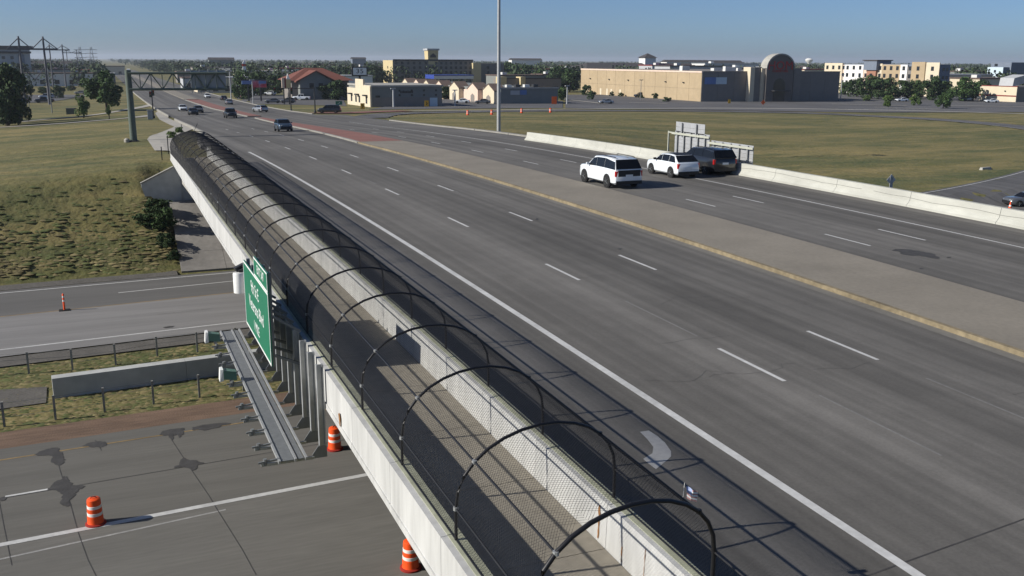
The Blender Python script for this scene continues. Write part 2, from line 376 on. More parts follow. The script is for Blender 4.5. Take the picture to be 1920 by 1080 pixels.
for x0, x1 in ((8.1, 23.9), (29.2, 41.9)):
    b.grid([[(x, 11.34+(x-12.13)*sk+d, S(11.34+(x-12.13)*sk)+.004) for x in np.linspace(x0, x1, 8)] for d in (-.017, .017)])
b.build('expansion_joint', M['tar'], street)
cracks = random.Random(3)
for k in range(9):                                                 # hairline cracks across the lanes
    x = cracks.uniform(12.5, 22.5); y = cracks.uniform(11.5, 34); pts = [(x, y)]
    for _ in range(cracks.randint(4, 8)): x += cracks.uniform(.15, .5); y += cracks.uniform(-.25, .3); pts.append((x, y))
    b = MB(); b.grid([[(a, c+d, S(c)+.004) for a, c in pts] for d in (-.006, .006)]); b.build('crack', M['crack'], street)
# median
MXL = lerp([(-20, 24.1), (95, 24.1), (114, 24.8), (143, 26.2), (192, 27.1), (228, 26.5), (250, 25.6), (330, 25), (1300, 25)])
MXR = lerp([(-20, 29), (100, 29), (150, 29.6), (192, 28.6), (200, 29.6), (250, 29.4), (1300, 29.5)])
med = tag(raised('median', MXL, MXR, -18, 98.8, .15, M['median']), kind='structure')
raised('yellow_kerb', lambda y: MXL(y)-.06, lambda y: MXL(y)+.12, -18, 98.8, .156, M['kerb_yellow'], med)
strip('gutter', lambda y: MXL(y)-.5, lambda y: MXL(y)-.065, -18, 98.8, .005, M['gutter'], street)
strip('gutter', lambda y: MXR(y)+.005, lambda y: MXR(y)+.4, -18, 98.8, .005, M['gutter'], street)
m2 = tag(raised('red_median', MXL, MXR, 98.85, 192, .15, M['red_paver']), kind='structure')
raised('kerb', lambda y: MXL(y)-.12, lambda y: MXL(y)+.22, 98.85, 192, .157, M['kerb'], m2)
m3 = tag(raised('red_median', MXL, MXR, 201, 330, .15, M['red_paver']), kind='structure')
raised('kerb', lambda y: MXL(y)-.12, lambda y: MXL(y)+.25, 201, 330, .157, M['kerb'], m3)
tag(raised('median', MXL, MXR, 334, 900, .15, M['median'], st=10), kind='structure')
kx = lerp([(97, 44.1), (120, 45.0), (145, 46.0), (168, 46.9)])
for i, (a, c) in enumerate(((97.2, 107), (107.2, 119.8), (120, 131.9), (132, 149.9), (150, 168))):
    o = raised('kerb', lambda y: kx(y), lambda y: kx(y)+.55, a, c, .16, M['kerb'], street, z0=-.3)
lk = raised('kerb', lambda y: XL(y)-.25, lambda y: XL(y)+.03, 100, 195, .15, M['kerb'], street, z0=-.3)
raised('kerb', lambda y: XL(y)-.25, lambda y: XL(y)+.03, 212, 500, .15, M['kerb'], street, z0=-.3)
raised('kerb', lambda y: XRt(y)-.03, lambda y: XRt(y)+.3, 210, 500, .15, M['kerb'], street, z0=-.3)

# ---- ground sheets
def sheet(px, n, mm, dz, m, name, kind='structure', world=None):
    A = world or [gt(*q) for q in px]; b = MB(); A = [np.array(a[:2], float) for a in A]; rows = []
    for i in range(n+1):
        u = i/n; r = []
        for j in range(mm+1):
            v = j/mm; q = (A[0]*(1-v)+A[1]*v)*(1-u)+(A[3]*(1-v)+A[2]*v)*u; r.append((q[0], q[1], TT(q[0], q[1])+dz))
        rows.append(r)
    b.grid(rows); return tag(b.build(name, m), kind=kind)
def ribbon(pts, w, dz, m, name, step=3., parent=None, surf=None):
    P = [np.array(p[:2], float) for p in pts]; out = []
    for i in range(len(P)-1):                                      # Catmull-Rom
        p0, p1, p2, p3 = P[max(i-1, 0)], P[i], P[i+1], P[min(i+2, len(P)-1)]; k = max(1, int(np.linalg.norm(p2-p1)/step))
        for j in range(k):
            t = j/k; out.append(.5*((2*p1)+(-p0+p2)*t+(2*p0-5*p1+4*p2-p3)*t*t+(-p0+3*p1-3*p2+p3)*t**3))
    out.append(P[-1]); rows = []
    for i, q in enumerate(out):
        d = out[min(i+1, len(out)-1)]-out[max(i-1, 0)]; d = d/np.linalg.norm(d); nn = np.array([d[1], -d[0]])
        lo, hi = (w if isinstance(w, tuple) else (-w/2, w/2)); c = 3
        rows.append([(lambda a: (a[0], a[1], (surf or TT)(a[0], a[1])+dz))(q+nn*(lo+(hi-lo)*k/c)) for k in range(c+1)])
    b = MB(); b.grid(rows); o = b.build(name, m, parent)
    return tag(o, kind='structure') if parent is None else o
LOOP = [(47, 184), (58, 205), (82, 217), (113, 223), (150, 222), (177, 213), (190, 192), (191, 168), (181, 142), (160, 117), (132, 98), (100, 82), (70, 72.5), (40, 71)]
def rsurf(x, y): t = sst(47, 78, x); return (S(y)-.095)*(1-t)+TT(x, y)*t if y > 150 else TT(x, y)
ramp = ribbon(LOOP, 7.5, .10, M['ramp'], 'ramp', surf=rsurf)
ribbon(LOOP[1:], (3.1, 3.25), .115, M['white_line'], 'edge_line', parent=ramp, surf=rsurf)
ribbon(LOOP[1:], (-3.25, -3.1), .115, M['yellow_line'], 'edge_line', parent=ramp, surf=rsurf)
walk_edge = [gt(*q) for q in ((720, 209.5), (900, 207.5), (1050, 205.5), (1200, 204), (1350, 203.5), (1500, 204.5), (1700, 208), (1920, 214))]
tag(ribbon(walk_edge, 2.6, .12, M['sidewalk'], 'sidewalk'), kind='structure')
red = [gt(*q) for q in ((596, 212), (640, 213), (700, 210.5), (760, 208.7))]
ribbon(red, 6.0, .16, M['red_paver'], 'red_pavement')
ribbon(red, (-3.5, -3.0), .22, M['kerb'], 'kerb')
SWP = [(333, 286), (290, 284), (276, 263), (281, 257), (327, 239), (299, 225), (291, 213), (297, 208), (305, 213), (317, 223), (352, 238), (362, 243), (333, 254), (322, 262), (331, 279)]
b = MB(); b.face([(lambda q: (q[0], q[1], q[2]+.05))(gt(*q, .0)) for q in SWP][::-1])
bm = bmesh.new(); me = b.mesh('sidewalk', M['sidewalk']); bm.from_mesh(me); bmesh.ops.triangulate(bm, faces=bm.faces)
for _ in range(3): bmesh.ops.subdivide_edges(bm, edges=[e for e in bm.edges if e.calc_length() > 2.5], cuts=1, use_grid_fill=True)
for v in bm.verts: v.co.z = TT(v.co.x, v.co.y)+.11
bm.to_mesh(me); bm.free(); so = bpy.data.objects.new('sidewalk', me); COL.objects.link(so); tag(so, kind='structure')
def corner(px, m, name, dz):
    P = [gt(*q) for q in px]; b = MB(); b.face([(q[0], q[1], TT(q[0], q[1])+dz) for q in P][::-1]); return tag(b.build(name, m), kind='structure')
corner([(368, 236.5), (352, 238), (362, 243.5), (372, 240)], M['red_paver'], 'red_pavement', .14)
# trail along the left hill
trail = [gt(*q) for q in ((-60, 246), (0, 239.5), (60, 236), (120, 232), (180, 227), (240, 222), (283, 217))]
ribbon(trail, 2.6, .10, M['sidewalk'], 'path')
trail2 = [gt(*q) for q in ((40, 229), (90, 224), (150, 219), (210, 211), (262, 202), (287, 196))]
ribbon(trail2, 2.4, .10, M['sidewalk'], 'path')

# ---- freeway below
M['worn_line'] = mat('white_paint_thin', (.30, .295, .285), .8, .2, 5, .2, 1., world=True); M['yellow_line'] = mat('yellow_paint_faded', (.25, .175, .08), .85, .3, 2.5, .25, .6, world=True)
def fl(a, c, th=None):
    A = gp(a[0], a[1], ZF); B = gp(c[0], c[1], ZF); s = (B[1]-A[1])/(B[0]-A[0]); s = min(.125, max(.045, s)); my = .5*(A[1]+B[1]); mx = .5*(A[0]+B[0])
    return my-s*mx, s
def fstrip(name, la, lb, dz, m, parent=None, x0=-95, x1=135, n=24):
    b = MB(); xs = [x0+(x1-x0)*i/n for i in range(n+1)]
    b.grid([[(x, l[0]+l[1]*x, ZF+dz) for x in xs] for l in (la, lb)]); o = b.build(name, m, parent); return tag(o, kind='structure') if parent is None else o
def sh(l, d): return (l[0]+d, l[1])
L1 = fl((0, 550), (435, 511)); L2 = fl((222, 549), (437, 527)); L3 = fl((0, 594), (445, 548)); L4 = fl((295, 589.5), (400, 578)); L5 = fl((0, 656), (462, 602)); L6 = fl((0, 669), (450, 616))
N0 = fl((82, 830), (475, 772)); N1 = fl((0, 863), (297, 817)); N2 = fl((0, 935), (480, 853)); N3 = fl((0, 1022), (480, 930)); N4 = fl((0, 1056), (402, 954))
f_a = fstrip('freeway', L3, sh(L1, .7), 0, M['fwy_dark']); f_b = fstrip('freeway', L6, L3, 0, M['fwy_light'])
f_c = fstrip('freeway', sh(N3, -.1), N0, 0, M['fwy']); f_d = fstrip('freeway', sh(N3, -12), sh(N3, -.1), 0, M['fwy_sh'])
def fmark(name, l, w, m, par, x0=-95, x1=135, dz=.006): return fstrip(name, sh(l, -w/2), sh(l, w/2), dz, m, par, x0, x1, 12)
fmark('edge_line', L1, .16, M['white_line'], f_a); xa = gp(222, 549, ZF)[0]; fmark('edge_line', L2, .14, M['white_line'], f_a, x0=xa)
fmark('edge_line', L3, .12, M['yellow_line'], f_b); fmark('edge_line', L5, .16, M['white_line'], f_b)
xd = gp(295, 589.5, ZF)[0]
for k in range(-4, 4): fmark('lane_dash', L4, .14, M['faint_line'], f_b, xd+k*12.19, xd+k*12.19+3.05)
fmark('edge_line', N1, .10, M['yellow_line'], f_c); fmark('joint', N2, .05, M['tar'], f_c)
for k in range(-3, 5): fmark('lane_dash', sh(N2, .1), .13, M['white_line'], f_c, gp(10, 930, ZF)[0]+k*12.19, gp(50, 924, ZF)[0]+k*12.19+1.2, dz=.008)
fmark('edge_line', N3, .26, M['white_line'], f_c, dz=.01); fmark('edge_line', (N4[0], N4[1]), .10, M['worn_line'], f_d, x1=gp(420, 944, ZF)[0])
for pts in (((132, 945), (147, 1000), (165, 1050), (185, 1090)), ((320, 822), (358, 880), (392, 930), (405, 952), (455, 1032), (480, 1078)), ((-2, 938), (6, 980), (15, 1025), (22, 1060)), ((178, 825), (186, 835), (190, 845)), ((108, 862), (112, 880), (132, 945))):
    q = [gp(x, y, ZF) for x, y in pts]; b = MB(); b.grid([[(a[0]+d, a[1], ZF+.007) for a in q] for d in (-.013, .013)]); b.build('joint', M['tar'], f_c)
def fpatch(px, off=(0, 810), s=4): patch(px, M['tar'], f_c, 'tar_patch', .012, off=off, s=s, surf=lambda x, y: gp(x, y, ZF))
fpatch([(255, 172), (320, 140), (390, 120), (440, 122), (452, 150), (480, 190), (485, 225), (455, 250), (415, 248), (385, 205), (392, 180), (330, 178)])
fpatch([(615, 108), (660, 85), (720, 72), (790, 72), (800, 95), (770, 112), (700, 117)])
fpatch([(1195, 25), (1215, -5), (1290, -20), (1375, -30), (1375, 5), (1340, 45), (1325, 22), (1300, 30), (1290, 62), (1265, 30)])
fpatch([(1305, 272), (1345, 240), (1355, 208), (1380, 192), (1400, 205), (1475, 212), (1530, 235), (1480, 255), (1470, 285), (1440, 292), (1425, 278), (1370, 265)])
fpatch([(355, 435), (380, 405), (430, 365), (470, 355), (480, 330), (510, 345), (515, 370), (548, 385), (535, 405), (610, 400), (640, 408), (585, 440), (560, 480), (520, 515), (535, 545), (510, 560), (460, 548), (445, 530), (470, 500), (450, 455), (420, 440)])
fpatch([(0, 495), (30, 485), (48, 492), (40, 512), (10, 520), (-10, 515)])
for q in (((1440, 965), (1560, 945), (1730, 935), (1725, 945), (1560, 985), (1445, 990)), ((1220, 217), (1260, 208), (1310, 205), (1290, 216), (1240, 222))): fpatch(q, off=(0, 560))
gv = fstrip('gravel_verge', sh(L6, -1.7), sh(L6, -.02), -.05, M['gravel']); tag(gv, kind='structure')
dirt = fstrip('dirt_verge', sh(N0, .02), sh(N0, 2.1), -.06, M['dirt'])
pad = [gp(-60, 732, ZF), gp(88, 722, ZF), gp(86, 752, ZF), gp(-60, 772, ZF)]
b = MB(); b.face([(q[0], q[1], ZF-.07) for q in pad][::-1]); tag(b.build('gravel_verge', M['gravel']), kind='structure')
b = MB(); b.grid([[(x, L1[0]+L1[1]*x+d, ZF+.02+max(0, d-1)*.05) for x in np.linspace(-60, 4, 20)] for d in (.72, 1.3, 2.1)]); tag(b.build('gravel_verge', M['gravel']), kind='structure')

# ---- bridge
YA = 80.0; YB = 11.3
def WO(y): return 0 if y < 45 else .5*((y-45)/40)**1.5
bridge = thing('road_bridge', 'long concrete road bridge with white parapets over the freeway', 'bridge', (25, 45, ZF))
raised('deck', lambda y: 4.72+WO(y), 42.9, YB-.3, YA+6, -.03, M['concrete'], bridge, z0=-.32)
for gx in (5.6, 9.3, 13, 16.7, 20.4, 24.1, 27.8, 31.5, 35.2, 38.9, 42.0):
    raised('girder', gx-.25, gx+.25, YB, YA, -.33, M['concrete'], bridge, z0=-1.45)
SEG = 3.048; HO = [10.58+SEG*k for k in range(24)]; SKW = .125
ys = [YB-.4]+[h for h in HO if YB < h < 86]+[80.7+2.8, 86.3]
ys = sorted(set(ys))
for a, c in zip(ys[:-1], ys[1:]):
    prof = [(0, .02), (-.03, .02), (-.03, -.12), (.36, -.12), (.36, .04), (.33, .86), (0, .86)]
    raised('parapet_segment', lambda y: 4.5+WO(y), 5, a+.006, c-.006, .85, M['white_conc'], bridge, prof=prof)
    raised('parapet_cap', lambda y: 4.62+WO(y), lambda y: 4.86+WO(y), a+.01, c-.01, .872, M['mossy'], bridge, z0=.862)
    raised('walkway_slab', lambda y: 4.865+WO(y), lambda y: 7.54+WO(y)*.8, a+.008, c-.008, .03, M['walk'], bridge, z0=-.05)
    prof2 = [(0, -.03), (.55, -.03), (.5, .25), (.36, .5), (.33, .86), (.03, .86)]
    raised('barrier_segment', lambda y: 7.55+WO(y)*.8, 8, a+.006, c-.006, .85, M['white_conc'], bridge, prof=prof2)
    raised('barrier_cap', lambda y: 7.68+WO(y)*.8, lambda y: 7.86+WO(y)*.8, a+.01, c-.01, .872, M['mossy'], bridge, z0=.862)
rb = [5+6.1*k for k in range(15)]+[96.3]
prof3 = [(.02, -.05), (.62, -.05), (.62, .83), (.32, .83), (.24, .34), (.06, .12), (.02, .12)]
M['crack2'] = mat('barrier_crack', (.16, .155, .14), .9, .1, 4, world=True)
M['white_conc_r'] = mat('stained_barrier_concrete', (.43, .43, .385), .85, .08, 3, .16, .5, .1, world=True, stretch=(1, .4, 1))
for a, c in zip(rb[:-1], rb[1:]): raised('barrier_segment', 41.9, 42.5, a+.012, c-.012, .82, M['white_conc_r'], bridge, prof=prof3)
rk = random.Random(4)
for y0_, y1_, z_ in ((33, 45, .56), (45.5, 60, .5), (60.5, 66, .6), (22, 32, .52)):
    pts = []; z = z_
    for y in np.arange(y0_, y1_, .5): z = min(.7, max(.42, z+rk.uniform(-.03, .03))); pts.append((y, z))
    b = MB(); b.grid([[(41.9+.24+.08*(z+d-.34)/.49-.004, y, S(y)+z+d) for y, z in pts] for d in (-.011, .011)]); b.build('crack', M['crack2'], bridge)
b = MB(); b.box(5.2, 42.4, YA, YA+.5, -3.4, S(YA)-.34); b.build('abutment', M['pale_conc'], bridge)
wx = 5.3
b = MB(); b.prism([(4.45+WO(YA), YA-.05, S(YA)-.16), (wx, YA-.05, S(YA)-.36), (wx, YA-.05, -2.9), (2.9, YA-.05, -2.9), (2.35, YA-.05, -1.05), (2.35, YA-.05, -.78)], (0, .35, 0)); b.build('wingwall', M['pale_conc'], bridge)
b = MB(); b.bar((4.4+WO(YA), YA+.1, S(YA)-.12), (2.3, YA+.1, -.74), .5, .07); b.build('wingwall_coping', M['kerb'], bridge)
def streak(y, z0, z1, w, sd):
    rq = random.Random(sd); n_ = 9; L_ = [(y-w*rq.uniform(.25, 1)*(.5+.5*k/n_), z0+(z1-z0)*k/n_) for k in range(n_+1)]; R2 = [(y+w*rq.uniform(.25, 1)*(.5+.5*k/n_), z0+(z1-z0)*k/n_) for k in range(n_+1)]
    b = MB(); b.grid([[(7.545+.03*(z-S(yy))/.86-.006, yy, z) for yy, z in q] for q in (L_, R2)]); b.build('rust_streak', M['rust'], bridge)
px0, px1 = 4.3, 42.; nx, ny = 12, 4
for i in range(nx):
    for j in range(ny):
        xa, xb = px0+(px1-px0)*i/nx+.012, px0+(px1-px0)*(i+1)/nx-.012; ya, yb = 71.3+(YA-71.5)*j/ny+.012, 71.3+(YA-71.5)*(j+1)/ny-.012
        z = lambda y: ZF+.08+(y-71.3)*.463+random.uniform(-.006, .006)
        bb = MB(); A, B, C_, D_ = (xa, ya, z(ya)), (xb, ya, z(ya)), (xb, yb, z(yb)), (xa, yb, z(yb))
        bb.hexa([(p[0], p[1], p[2]-.15) for p in (A, B, C_, D_)]+[A, B, C_, D_]); bb.build('paving_panel', M['slope_pave'], bridge)
for cx in range(6):
    x = 7+6.4*cx; y = 47.6+x*.087; b = MB(); b.lathe([(.5, ZF), (.5, S(y)-1.9)], 16, (x, y, 0)); b.build('pier_column', M['concrete'], bridge)
b = MB(); b.bar((5.4, 48.1, S(48)-1.68), (41.8, 51.3, S(48)-1.68), 1.1, .4); b.build('pier_cap', M['concrete'], bridge)
streak(13.9, .42, 1.06, .055, 1)
streak(13.05, .40, .68, .025, 2)
streak(12.31, .38, 1.0, .014, 3)
b = MB(); b.prism([(4.464, 20.78, .5), (4.464, 20.86, .47), (4.464, 20.9, .6), (4.464, 20.95, .74), (4.464, 20.84, .8), (4.464, 20.77, .68)], (.01, 0, 0)); b.build('rust_streak', M['rust'], bridge)
# footing wall of the pier in the freeway median
cw = thing('crash_wall', 'long low concrete wall with a lit top standing in the freeway median', 'wall', (0, 46, ZF))
A = np.array([-3.1, 46.1]); dv = np.array([1, .085]); nv = np.array([-.085, 1])
def cwp(u, v, z): q = A+dv*u+nv*v; return (q[0], q[1], z)
for i in range(7):
    u0, u1 = i*5.8+.006, (i+1)*5.8-.006
    b = MB(); b.hexa([cwp(u0, 0, ZF-.2), cwp(u1, 0, ZF-.2), cwp(u1, .62, ZF-.2), cwp(u0, .62, ZF-.2), cwp(u0, .05, ZF+.82), cwp(u1, .05, ZF+.82), cwp(u1, .6, ZF+.82), cwp(u0, .6, ZF+.82)]); b.build('wall_section', M['pale_conc'], cw)

# ---- caged pedestrian fence
fence = thing('pedestrian_fence', 'black arched chain-link cage over the bridge walkway', 'fence', (6.24, 45, S(45)))
xl_, xr_ = 4.70, 7.80; xc = .5*(xl_+xr_); hw = .5*(xr_-xl_)
FP = [(xl_, .87), (xl_, 1.42)]+[(xc-hw*math.cos(math.pi*k/14), 1.42+1.13*math.sin(math.pi*k/14)**.92) for k in range(1, 14)]+[(xr_, 1.42), (xr_, .87)]
FPa = np.array(FP); seg = np.sqrt((np.diff(FPa, axis=0)**2).sum(1)); SL = np.concatenate([[0], np.cumsum(seg)])
def fpos(i, y):
    x, z = FP[i]; yy = y+SKW*(x-xc); return (x+WO(yy), yy, S(yy)+z)
for k, hy in enumerate(HO):
    pts = [fpos(i, hy) for i in range(len(FP))]
    b = MB(); b.tube(pts, .029 if k else .036, 8); hoop = b.build('hoop', M['black_pipe'], fence, smooth=60)
    for i in (1, 4, 12, 15):
        p = pts[i]; c = MB(); c.lathe([(.045, -.03), (.045, .03)], 8, p); c.build('clamp', M['galv'] if i in (1, 4) else M['black_pipe'], hoop)
for i, r in ((0, .018), (1, .021), (4, .021), (12, .021), (15, .021), (16, .018)):
    b = MB(); b.tube([fpos(i, y) for y in yrange(HO[0], HO[-1], 3.048)], r, 6); b.build('rail', M['black_pipe'], fence)
for i, ends in ((1, (6.5, 10.58)), (0, (6.5, 10.58)), (15, (6.5, 10.58)), (16, (6.5, 10.58))):
    b = MB(); b.tube([fpos(i, ends[0]), fpos(i, ends[1])], .021, 6); b.build('rail', M['black_pipe'], fence)
def chainlink(y0, y1, i0, i1, name, pitch=.0707, r=.0026):
    idx = list(range(i0, i1+1)); s0 = SL[i0]; tot = SL[i1]-s0; V = []; Fc = []; nb = 0
    X = FPa[idx, 0]; Z = FPa[idx, 1]; s = SL[idx]-s0; tx = np.gradient(X, s); tz = np.gradient(Z, s); ln = np.hypot(tx, tz); tx /= ln; tz /= ln
    Sv = np.vectorize(S); W = np.vectorize(WO)
    for d in (1, -1):
        offs = np.arange(y0-tot-.1, y1+tot+.1, pitch)
        yy = offs[:, None]+d*s[None, :]+0*X[None, :]
        dd = (s[None, :]+0*yy)
        base = yy
        ysk = base+SKW*(X[None, :]-xc)
        P = np.stack([X[None, :]+W(ysk), ysk, Sv(ysk)+Z[None, :]], -1)
        nrm = np.stack([-tz, 0*tz, tx], -1); tan = np.stack([tx, d+0*tx, tz], -1)/math.sqrt(2); bi = np.cross(tan, nrm)
        ring = np.stack([P+r*nrm*(1 if d > 0 else .6), P+r*(-.5*nrm+.87*bi), P+r*(-.5*nrm-.87*bi)], 2)   # wires, segments, 3
        ok = (base >= y0-.001) & (base <= y1+.001); use = ok[:, :-1] & ok[:, 1:]
        nw, ns = P.shape[:2]; V.append(ring.reshape(-1, 3)); w, k = np.nonzero(use); a = nb+(w*ns+k)*3
        for q in range(3): q2 = (q+1) % 3; Fc.append(np.stack([a+q, a+q2, a+3+q2, a+3+q], -1))
        nb += nw*ns*3
    V = np.concatenate(V); Fc = np.concatenate(Fc); used = np.unique(Fc); rm = np.full(len(V), -1); rm[used] = np.arange(len(used)); V = V[used]; Fc = rm[Fc]
    L = wloc(fence); V = V-np.array(L)
    me = bpy.data.meshes.new(name); me.vertices.add(len(V)); me.vertices.foreach_set('co', V.ravel().astype(np.float32)); me.loops.add(Fc.size); me.loops.foreach_set('vertex_index', Fc.ravel().astype(np.int32))
    me.polygons.add(len(Fc)); me.polygons.foreach_set('loop_start', np.arange(0, Fc.size, 4, dtype=np.int32)); me.update(calc_edges=True); me.materials.append(M['wire'])
    o = bpy.data.objects.new(name, me); COL.objects.link(o); o.parent = fence; o['kind'] = 'stuff'; return o
# side legs get a few more points so that the wires can be clipped near the ends
FPs = [(xl_, .87+.11*k) for k in range(5)]+FP[1:-1]+[(xr_, 1.42-.11*k) for k in range(1, 6)]
_FP, _FPa, _SL = FP, FPa, SL
FPa = np.array(FPs); SL = np.concatenate([[0], np.cumsum(np.sqrt((np.diff(FPa, axis=0)**2).sum(1)))])
chainlink(HO[0], HO[-1], 0, len(FPs)-1, 'chain_link_mesh')
chainlink(6.5, HO[0], 0, 5, 'chain_link_mesh'); chainlink(6.5, HO[0], len(FPs)-6, len(FPs)-1, 'chain_link_mesh')
FPa, SL = _FPa, _SL
# ---- text as mesh
def text_obj(body, size, m, name, parent, loc, rot, depth=.004, align='CENTER', local=True, sx=1.):
    c = bpy.data.curves.new(name, 'FONT'); c.body = body; c.size = size; c.extrude = depth; c.align_x = align; c.align_y = 'CENTER'; c.resolution_u = 2
    t = bpy.data.objects.new(name, c); COL.objects.link(t); dg = bpy.context.evaluated_depsgraph_get(); me = bpy.data.meshes.new_from_object(t.evaluated_get(dg)); bpy.data.objects.remove(t); bpy.data.curves.remove(c)
    me.materials.clear(); me.materials.append(m); me.name = name
    o = bpy.data.objects.new(name, me); COL.objects.link(o); o.parent = parent; o.location = Vector(loc)-(wloc(parent) if parent and not local else Vector((0, 0, 0))); o.rotation_euler = rot; o.scale = (sx, 1, 1); return o

# ---- green guide sign on the left side of the bridge
SX = 3.62; Ya, Yb = 25.0, 29.75; za, zb = .77, 2.76
sg = thing('guide_sign', 'green highway exit sign with white lettering hung on the bridge parapet', 'road sign', (SX, 27.4, za))
b = MB(); b.box(SX-.02, SX+.02, Ya, Yb, za, zb); panel = b.build('panel', M['green_sign'], sg)
b = MB()
for y0, y1, z0, z1 in ((Ya, Yb, zb-.05, zb), (Ya, Yb, za, za+.05), (Ya, Ya+.05, za+.05, zb-.05), (Yb-.05, Yb, za+.05, zb-.05)): b.box(SX-.027, SX-.02, y0, y1, z0, z1)
b.build('border', M['sign_white'], panel)
RXT = (math.pi/2, 0, -math.pi/2)
def stext(t, size, y, z, par, sx=.9): return text_obj(t, size, M['sign_white'], 'lettering', par, (SX-.024, y, z), RXT, .003, local=False, sx=sx)
stext('9th St E', .52, 27.5, 2.27, panel); stext('Veterans Blvd', .52, 27.4, 1.72, panel, .95); stext('1 MILE', .42, 27.5, 1.15, panel)
b = MB(); b.box(SX-.02, SX+.02, Ya, Ya+2.4, zb+.02, zb+.55); tab = b.build('exit_tab', M['green_sign'], sg)
b = MB()
for y0, y1, z0, z1 in ((Ya, Ya+2.4, zb+.51, zb+.55), (Ya, Ya+2.4, zb+.02, zb+.06), (Ya, Ya+.04, zb+.06, zb+.51), (Ya+2.36, Ya+2.4, zb+.06, zb+.51)): b.box(SX-.027, SX-.02, y0, y1, z0, z1)
b.build('border', M['sign_white'], tab); stext('EXIT 347', .36, Ya+1.2, zb+.285, tab)
for k in range(5):
    y = Ya+.35+k*1.01; b = MB(); b.box(SX+.03, SX+.13, y-.05, y+.05, za-.1, zb+(.5 if k < 3 else .1)); b.build('post', M['galv_dark'], sg)
    b = MB(); b.bar((SX+.1, y, zb-.7), (4.46, y, zb-1.2), .07, .07); b.build('bracket', M['galv_dark'], sg); b = MB(); b.bar((SX+.1, y, za+.2), (4.46, y, S(y)+.1), .07, .07); b.build('bracket', M['galv_dark'], sg)
# ---- maintenance catwalk with bare posts
cwk = thing('sign_catwalk', 'grey steel sign catwalk with bare posts beside the bridge parapet', 'catwalk', (3.6, 28.5, -.8))
zc = -.8
b = MB(); b.box(3.3, 3.62, 22.3, 34.7, zc-.03, zc); b.build('grating', M['galv_dark'], cwk)
b = MB(); b.box(3.72, 3.86, 22.3, 34.7, zc-.03, zc); b.build('grating', M['galv_dark'], cwk)
for x in (3.66, 3.92, 3.27): b = MB(); b.box(x-.028, x+.028, 22.25, 34.75, zc-.05, zc+.03); b.build('stringer', M['galv'], cwk)
for k in range(12):
    y = 22.45+k*1.05; b = MB(); b.bar((2.85, y, zc-.09), (4.15, y, zc-.09), .06, .07); b.build('arm', M['galv'], cwk)
    b = MB(); b.bar((2.78, y-.02, zc-.02), (3.3, y-.02, zc+.02), .05, .04); b.lathe([(.05, zc-.1), (.05, zc+.06)], 8, (2.95, y, 0)); b.build('hinge', M['galv_dark'], cwk)
    b = MB(); b.prism([(4.1, y, zc-.12), (4.1, y, zc-.02), (4.3, y, zc+.25), (4.47, y, zc+.25), (4.47, y, zc-.12)], (0, .02, 0)); b.build('gusset', M['galv_dark'], cwk)
    if k < 5 or k in (5, 6):
        b = MB(); top = S(y)+1.02 if k < 5 else S(y)+.9
        b.box(4.28, 4.31, y-.06, y+.06, zc+.2, top); b.box(4.31, 4.42, y-.012, y+.012, zc+.2, top); b.box(4.42, 4.45, y-.06, y+.06, zc+.2, top); b.build('post', M['galv'], cwk)
    else: b = MB(); b.box(4.40, 4.45, y-.04, y+.04, zc+.2, S(y)+.1); b.build('post', M['galv_dark'], cwk)
def flood(y, label):
    r = thing('sign_floodlight', label, 'floodlight', (3.0, y, zc)); z = zc
    b = MB(); b.hexa([(2.72, y-.16, z+.1), (3.1, y-.16, z+.05), (3.1, y+.16, z+.05), (2.72, y+.16, z+.1), (2.72, y-.16, z+.38), (3.1, y-.13, z+.3), (3.1, y+.13, z+.3), (2.72, y+.16, z+.38)]); b.build('housing', M['green_steel2'], r)
    b = MB(); b.hexa([(2.60, y-.17, z+.04), (2.718, y-.17, z+.06), (2.718, y+.17, z+.06), (2.60, y+.17, z+.04), (2.63, y-.15, z+.42), (2.718, y-.17, z+.42), (2.718, y+.17, z+.42), (2.63, y+.15, z+.42)]); b.build('lens', M['white'], r)
    b = MB(); b.box(2.9, 3.0, y-.05, y+.05, z-.05, z+.06); b.build('bracket', M['galv'], r)
M['green_steel2'] = mat('floodlight_green', (.10, .20, .16), .5, .1, 4)
flood(33.4, 'green floodlight with white lens at the far end of the catwalk'); flood(29.0, 'green floodlight with white lens midway along the sign catwalk')
cyl = thing('white_canister', 'white cylinder hung under a dark bracket beyond the green sign', 'canister', (3.95, 33.7, 1.0))
cp = onX(449, 530, 3.95); b = MB(); b.lathe([(.18, cp[2]-.37), (.21, cp[2]-.35), (.21, cp[2]+.33), (.19, cp[2]+.37)], 18, (3.95, cp[1], 0)); b.build('body', M['white'], cyl, smooth=40)
b = MB(); b.bar((3.95, cp[1], cp[2]+.4), (4.45, cp[1], cp[2]+.55), .12, .1); b.bar((3.85, cp[1]+.15, cp[2]+.42), (4.3, cp[1]+.25, cp[2]+.6), .2, .2); b.build('bracket', M['dark'], cyl)

